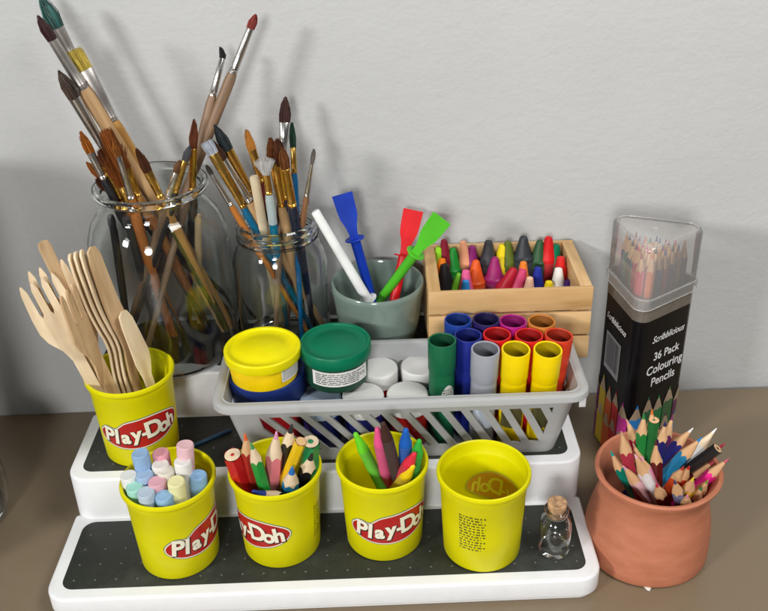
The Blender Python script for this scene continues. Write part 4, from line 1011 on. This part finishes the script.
def inside(x, y):
    c = False; n = len(ins)
    for i in range(n):
        (xa, ya), (xb, yb) = ins[i], ins[i-1]
        if (ya > y) != (yb > y) and x < (xb-xa)*(y-ya)/(yb-ya)+xa: c = not c
    return c
spots = []
for j in range(-6, 8):
    for i in range(-7, 8):
        u = Vector((RI[0]-FR[0], RI[1]-FR[1])).normalized(); v = Vector((u.x*.5-u.y*.866, u.y*.5+u.x*.866))
        p = u*i*.74+v*j*.74+Vector((-.05, -.05))
        if inside(p.x, p.y): spots.append(p)
spots.sort(key=lambda p: p.y); spots = spots[:36]
for k, p in enumerate(spots):
    z = 20.05+rnd.uniform(-.15, .2)
    x, y = PC.x+p.x, PC.y+p.y; i = k % 12; d = (rnd.uniform(-.08, .08), rnd.uniform(-.08, .08))
    w_ = 'front' if k < 5 else ('middle' if k < len(spots)-8 else 'back'); sd = 'left' if p.x < -.6 else ('right' if p.x > 1.2 else 'centre')
    pencil(((x, y, .6), (x+d[0], y+d[1], z)), tips[i], tips[(i*5) % 12], '%s pencil inside the clear lidded box, %s %s of the bundle' % (words[i], w_, sd), 'pencils packed in the tall box', r=.365)

# ------------------------------------------------------------------ terracotta pot
def clay():
    m = bpy.data.materials.new('terracotta'); nt, N, L = nodes_of(m); b = N['Principled BSDF']
    tc = N.new('ShaderNodeTexCoord'); mp = N.new('ShaderNodeMapping'); mp.inputs['Scale'].default_value = (1, 1, 2.6); L.new(tc.outputs['Object'], mp.inputs['Vector'])
    n1 = N.new('ShaderNodeTexNoise'); n1.inputs['Scale'].default_value = 60; n1.inputs['Detail'].default_value = 6; L.new(mp.outputs[0], n1.inputs['Vector'])
    n2 = N.new('ShaderNodeTexNoise'); n2.inputs['Scale'].default_value = 32; n2.inputs['Detail'].default_value = 2; L.new(tc.outputs['Object'], n2.inputs['Vector'])
    rp = N.new('ShaderNodeValToRGB'); rp.color_ramp.elements[0].color = (.43, .142, .070, 1); rp.color_ramp.elements[1].color = (.51, .180, .096, 1)
    rp.color_ramp.elements[0].position = .3; rp.color_ramp.elements[1].position = .7; L.new(n1.outputs['Fac'], rp.inputs['Fac'])
    r2 = N.new('ShaderNodeValToRGB'); r2.color_ramp.elements[0].position = .755; r2.color_ramp.elements[1].position = .775; L.new(n2.outputs['Fac'], r2.inputs['Fac'])
    mx = N.new('ShaderNodeMixRGB'); mx.inputs[2].default_value = (.66, .48, .40, 1); L.new(r2.outputs['Color'], mx.inputs[0]); L.new(rp.outputs['Color'], mx.inputs[1]); L.new(mx.outputs[0], b.inputs['Base Color'])
    b.inputs['Roughness'].default_value = .72
    bp = N.new('ShaderNodeBump'); bp.inputs['Strength'].default_value = .35; bp.inputs['Distance'].default_value = .0008
    L.new(n1.outputs['Fac'], bp.inputs['Height']); L.new(bp.outputs['Normal'], b.inputs['Normal'])
    return m
mb = MB()
pf = [(0, 0), (4.4, 0), (4.58, .08), (4.68, .35), (4.66, .9), (4.58, 2.0), (4.42, 3.2), (4.15, 4.4), (3.9, 5.4), (3.96, 6.1), (4.26, 6.8), (4.50, 7.15), (4.52, 7.33), (4.4, 7.46), (4.2, 7.40), (3.85, 6.8), (3.60, 5.8), (3.9, 4.4), (4.2, 2.5), (4.1, 1.0), (3.6, .55), (0, .5)]
mb.lathe(pf, 96, wob=lambda a, z: .045*math.sin(2*a+.6)*min(1, z/5)+.02*math.sin(5*a+z*1.3))
for v in mb.bm.verts:
    k = v.co.z/7.4; v.co.x += .35*k; v.co.z += .10*k*math.sin(math.atan2(v.co.y, v.co.x)+2.2)
tag(mb.build('terracotta_pot', clay(), M=at(19.25, 5.3, .03)), 'squat handmade terracotta pot of colouring pencils on the worktop', 'pot')

mb = MB(); mb.lathe([(0, 0), (.22, .0), (.25, .05), (.15, .12), (0, .13)], 9, wob=lambda a, z: .05*math.sin(3*a))
tag(mb.build('plaster_chip', mat('chip', (.7, .66, .6), .8), M=at(*(18.41,0.79,0.03))), 'tiny pale chip on the worktop in front of the clay pot', 'chip')
# ------------------------------------------------------------------ tiny bottle
bt = thing('corked_bottle', 'tiny empty glass bottle with cork beside the empty tub', 'bottle', at(11.85, 2.95, Z1+.06))
mb = MB(); mb.lathe(shell([(0, .1), (.8, .03), (1.0, 0), (1.12, .15), (1.15, .5), (1.15, 2.5), (1.08, 2.85), (.85, 3.15), (.70, 3.3), (.68, 3.6), (.72, 3.7)], .09, [(.88, 3.78), (.9, 3.9), (.8, 3.98), (.64, 3.95), (.6, 3.8)]), 56)
mb.build('glass_body', clear_glass, bt)
mb = MB(); mb.lathe([(0, 3.25), (.50, 3.25), (.57, 3.4), (.70, 4.35), (.69, 4.5), (.62, 4.56), (0, 4.57)], 28, wob=lambda a, z: .012*math.sin(7*a+z*9))
mb.build('cork', mat('cork', (.42, .25, .13), .85, var=.45, scale=22, bump=.6, bscale=40), bt)

# ------------------------------------------------------------------ crock out of view, added past the left edge to shade wall and worktop
ck = thing('shade_blocker', 'unseen crock standing on the worktop past the left edge', 'blocker', at(-41.3, 7.6, .03))
mb = MB(); mb.lathe([(0, 0), (7.6, 0), (8.2, .5), (8.6, 4), (8.6, 26), (8.2, 28), (7.6, 29), (7.7, 29.8), (7.2, 30), (7.0, 29), (7.6, 26), (7.6, 2), (0, 1)], 64); mb.build('blocker_body', mat('stoneware', (.10, .09, .08), .4, var=.15), ck)
mb = MB(); mb.lathe([(7.5, 30.05), (7.9, 30.3), (7.4, 30.9), (3, 32), (1.4, 32.4), (1.2, 33.2), (1.7, 33.9), (0, 34.3)], 64); mb.build('blocker_lid', MATS['stoneware'], ck)

# ------------------------------------------------------------------ lights
world = bpy.data.worlds.new('World'); scene.world = world; world.use_nodes = True
bg = world.node_tree.nodes['Background']; bg.inputs['Color'].default_value = (.97, .98, 1.0, 1); bg.inputs['Strength'].default_value = .10
def area(name, loc, target, size, power, col, sy=None):
    d = bpy.data.lights.new(name, 'AREA'); d.energy = power; d.color = col; d.size = size*S
    if sy: d.shape = 'RECTANGLE'; d.size_y = sy*S
    else: d.shape = 'DISK'
    o = bpy.data.objects.new(name, d); COL.objects.link(o)
    o.location = Vector(loc)*S; o.rotation_euler = (Vector(target)-Vector(loc)).to_track_quat('-Z', 'Y').to_euler()
    return o
area('side_lamp', (-249, -201, 156), (0, 15, 12), 50, 66, (.99, .99, .985), 30)
area('front_lamp', (-35, -185, 85), (5, 15, 12), 44, 20, (.99, .99, .985))
area('ceiling_light', (58, -34, 112), (8, 12, 5), 46, 8.6, (.99, .99, .985), 34)

# ------------------------------------------------------------------ camera
cd = bpy.data.cameras.new('camera'); cam = bpy.data.objects.new('camera', cd); COL.objects.link(cam); scene.camera = cam
rt, up, fw = Vector((0.9992757, -0.0318348, -0.0208478)), Vector((0.0334018, 0.4712967, 0.8813420)), Vector((0.0182319, 0.8814, -0.4720187))
R = Matrix((rt, up, -fw)).transposed().to_4x4(); cam.matrix_world = Matrix.Translation(CAM*S) @ R
cd.sensor_width = 36; cd.sensor_fit = 'HORIZONTAL'; cd.lens = 914.65/768*36; cd.shift_x = (384-398.63)/768; cd.shift_y = -(305.5-272.64)/768
cd.clip_start = .01; cd.clip_end = 50
scene.view_settings.view_transform = 'Standard'; scene.view_settings.look = 'None'; scene.view_settings.exposure = 0; scene.view_settings.gamma = 1
cy = scene.cycles; cy.max_bounces = 14; cy.transmission_bounces = 14; cy.transparent_max_bounces = 14; cy.glossy_bounces = 6; cy.diffuse_bounces = 4
cy.use_denoising = True
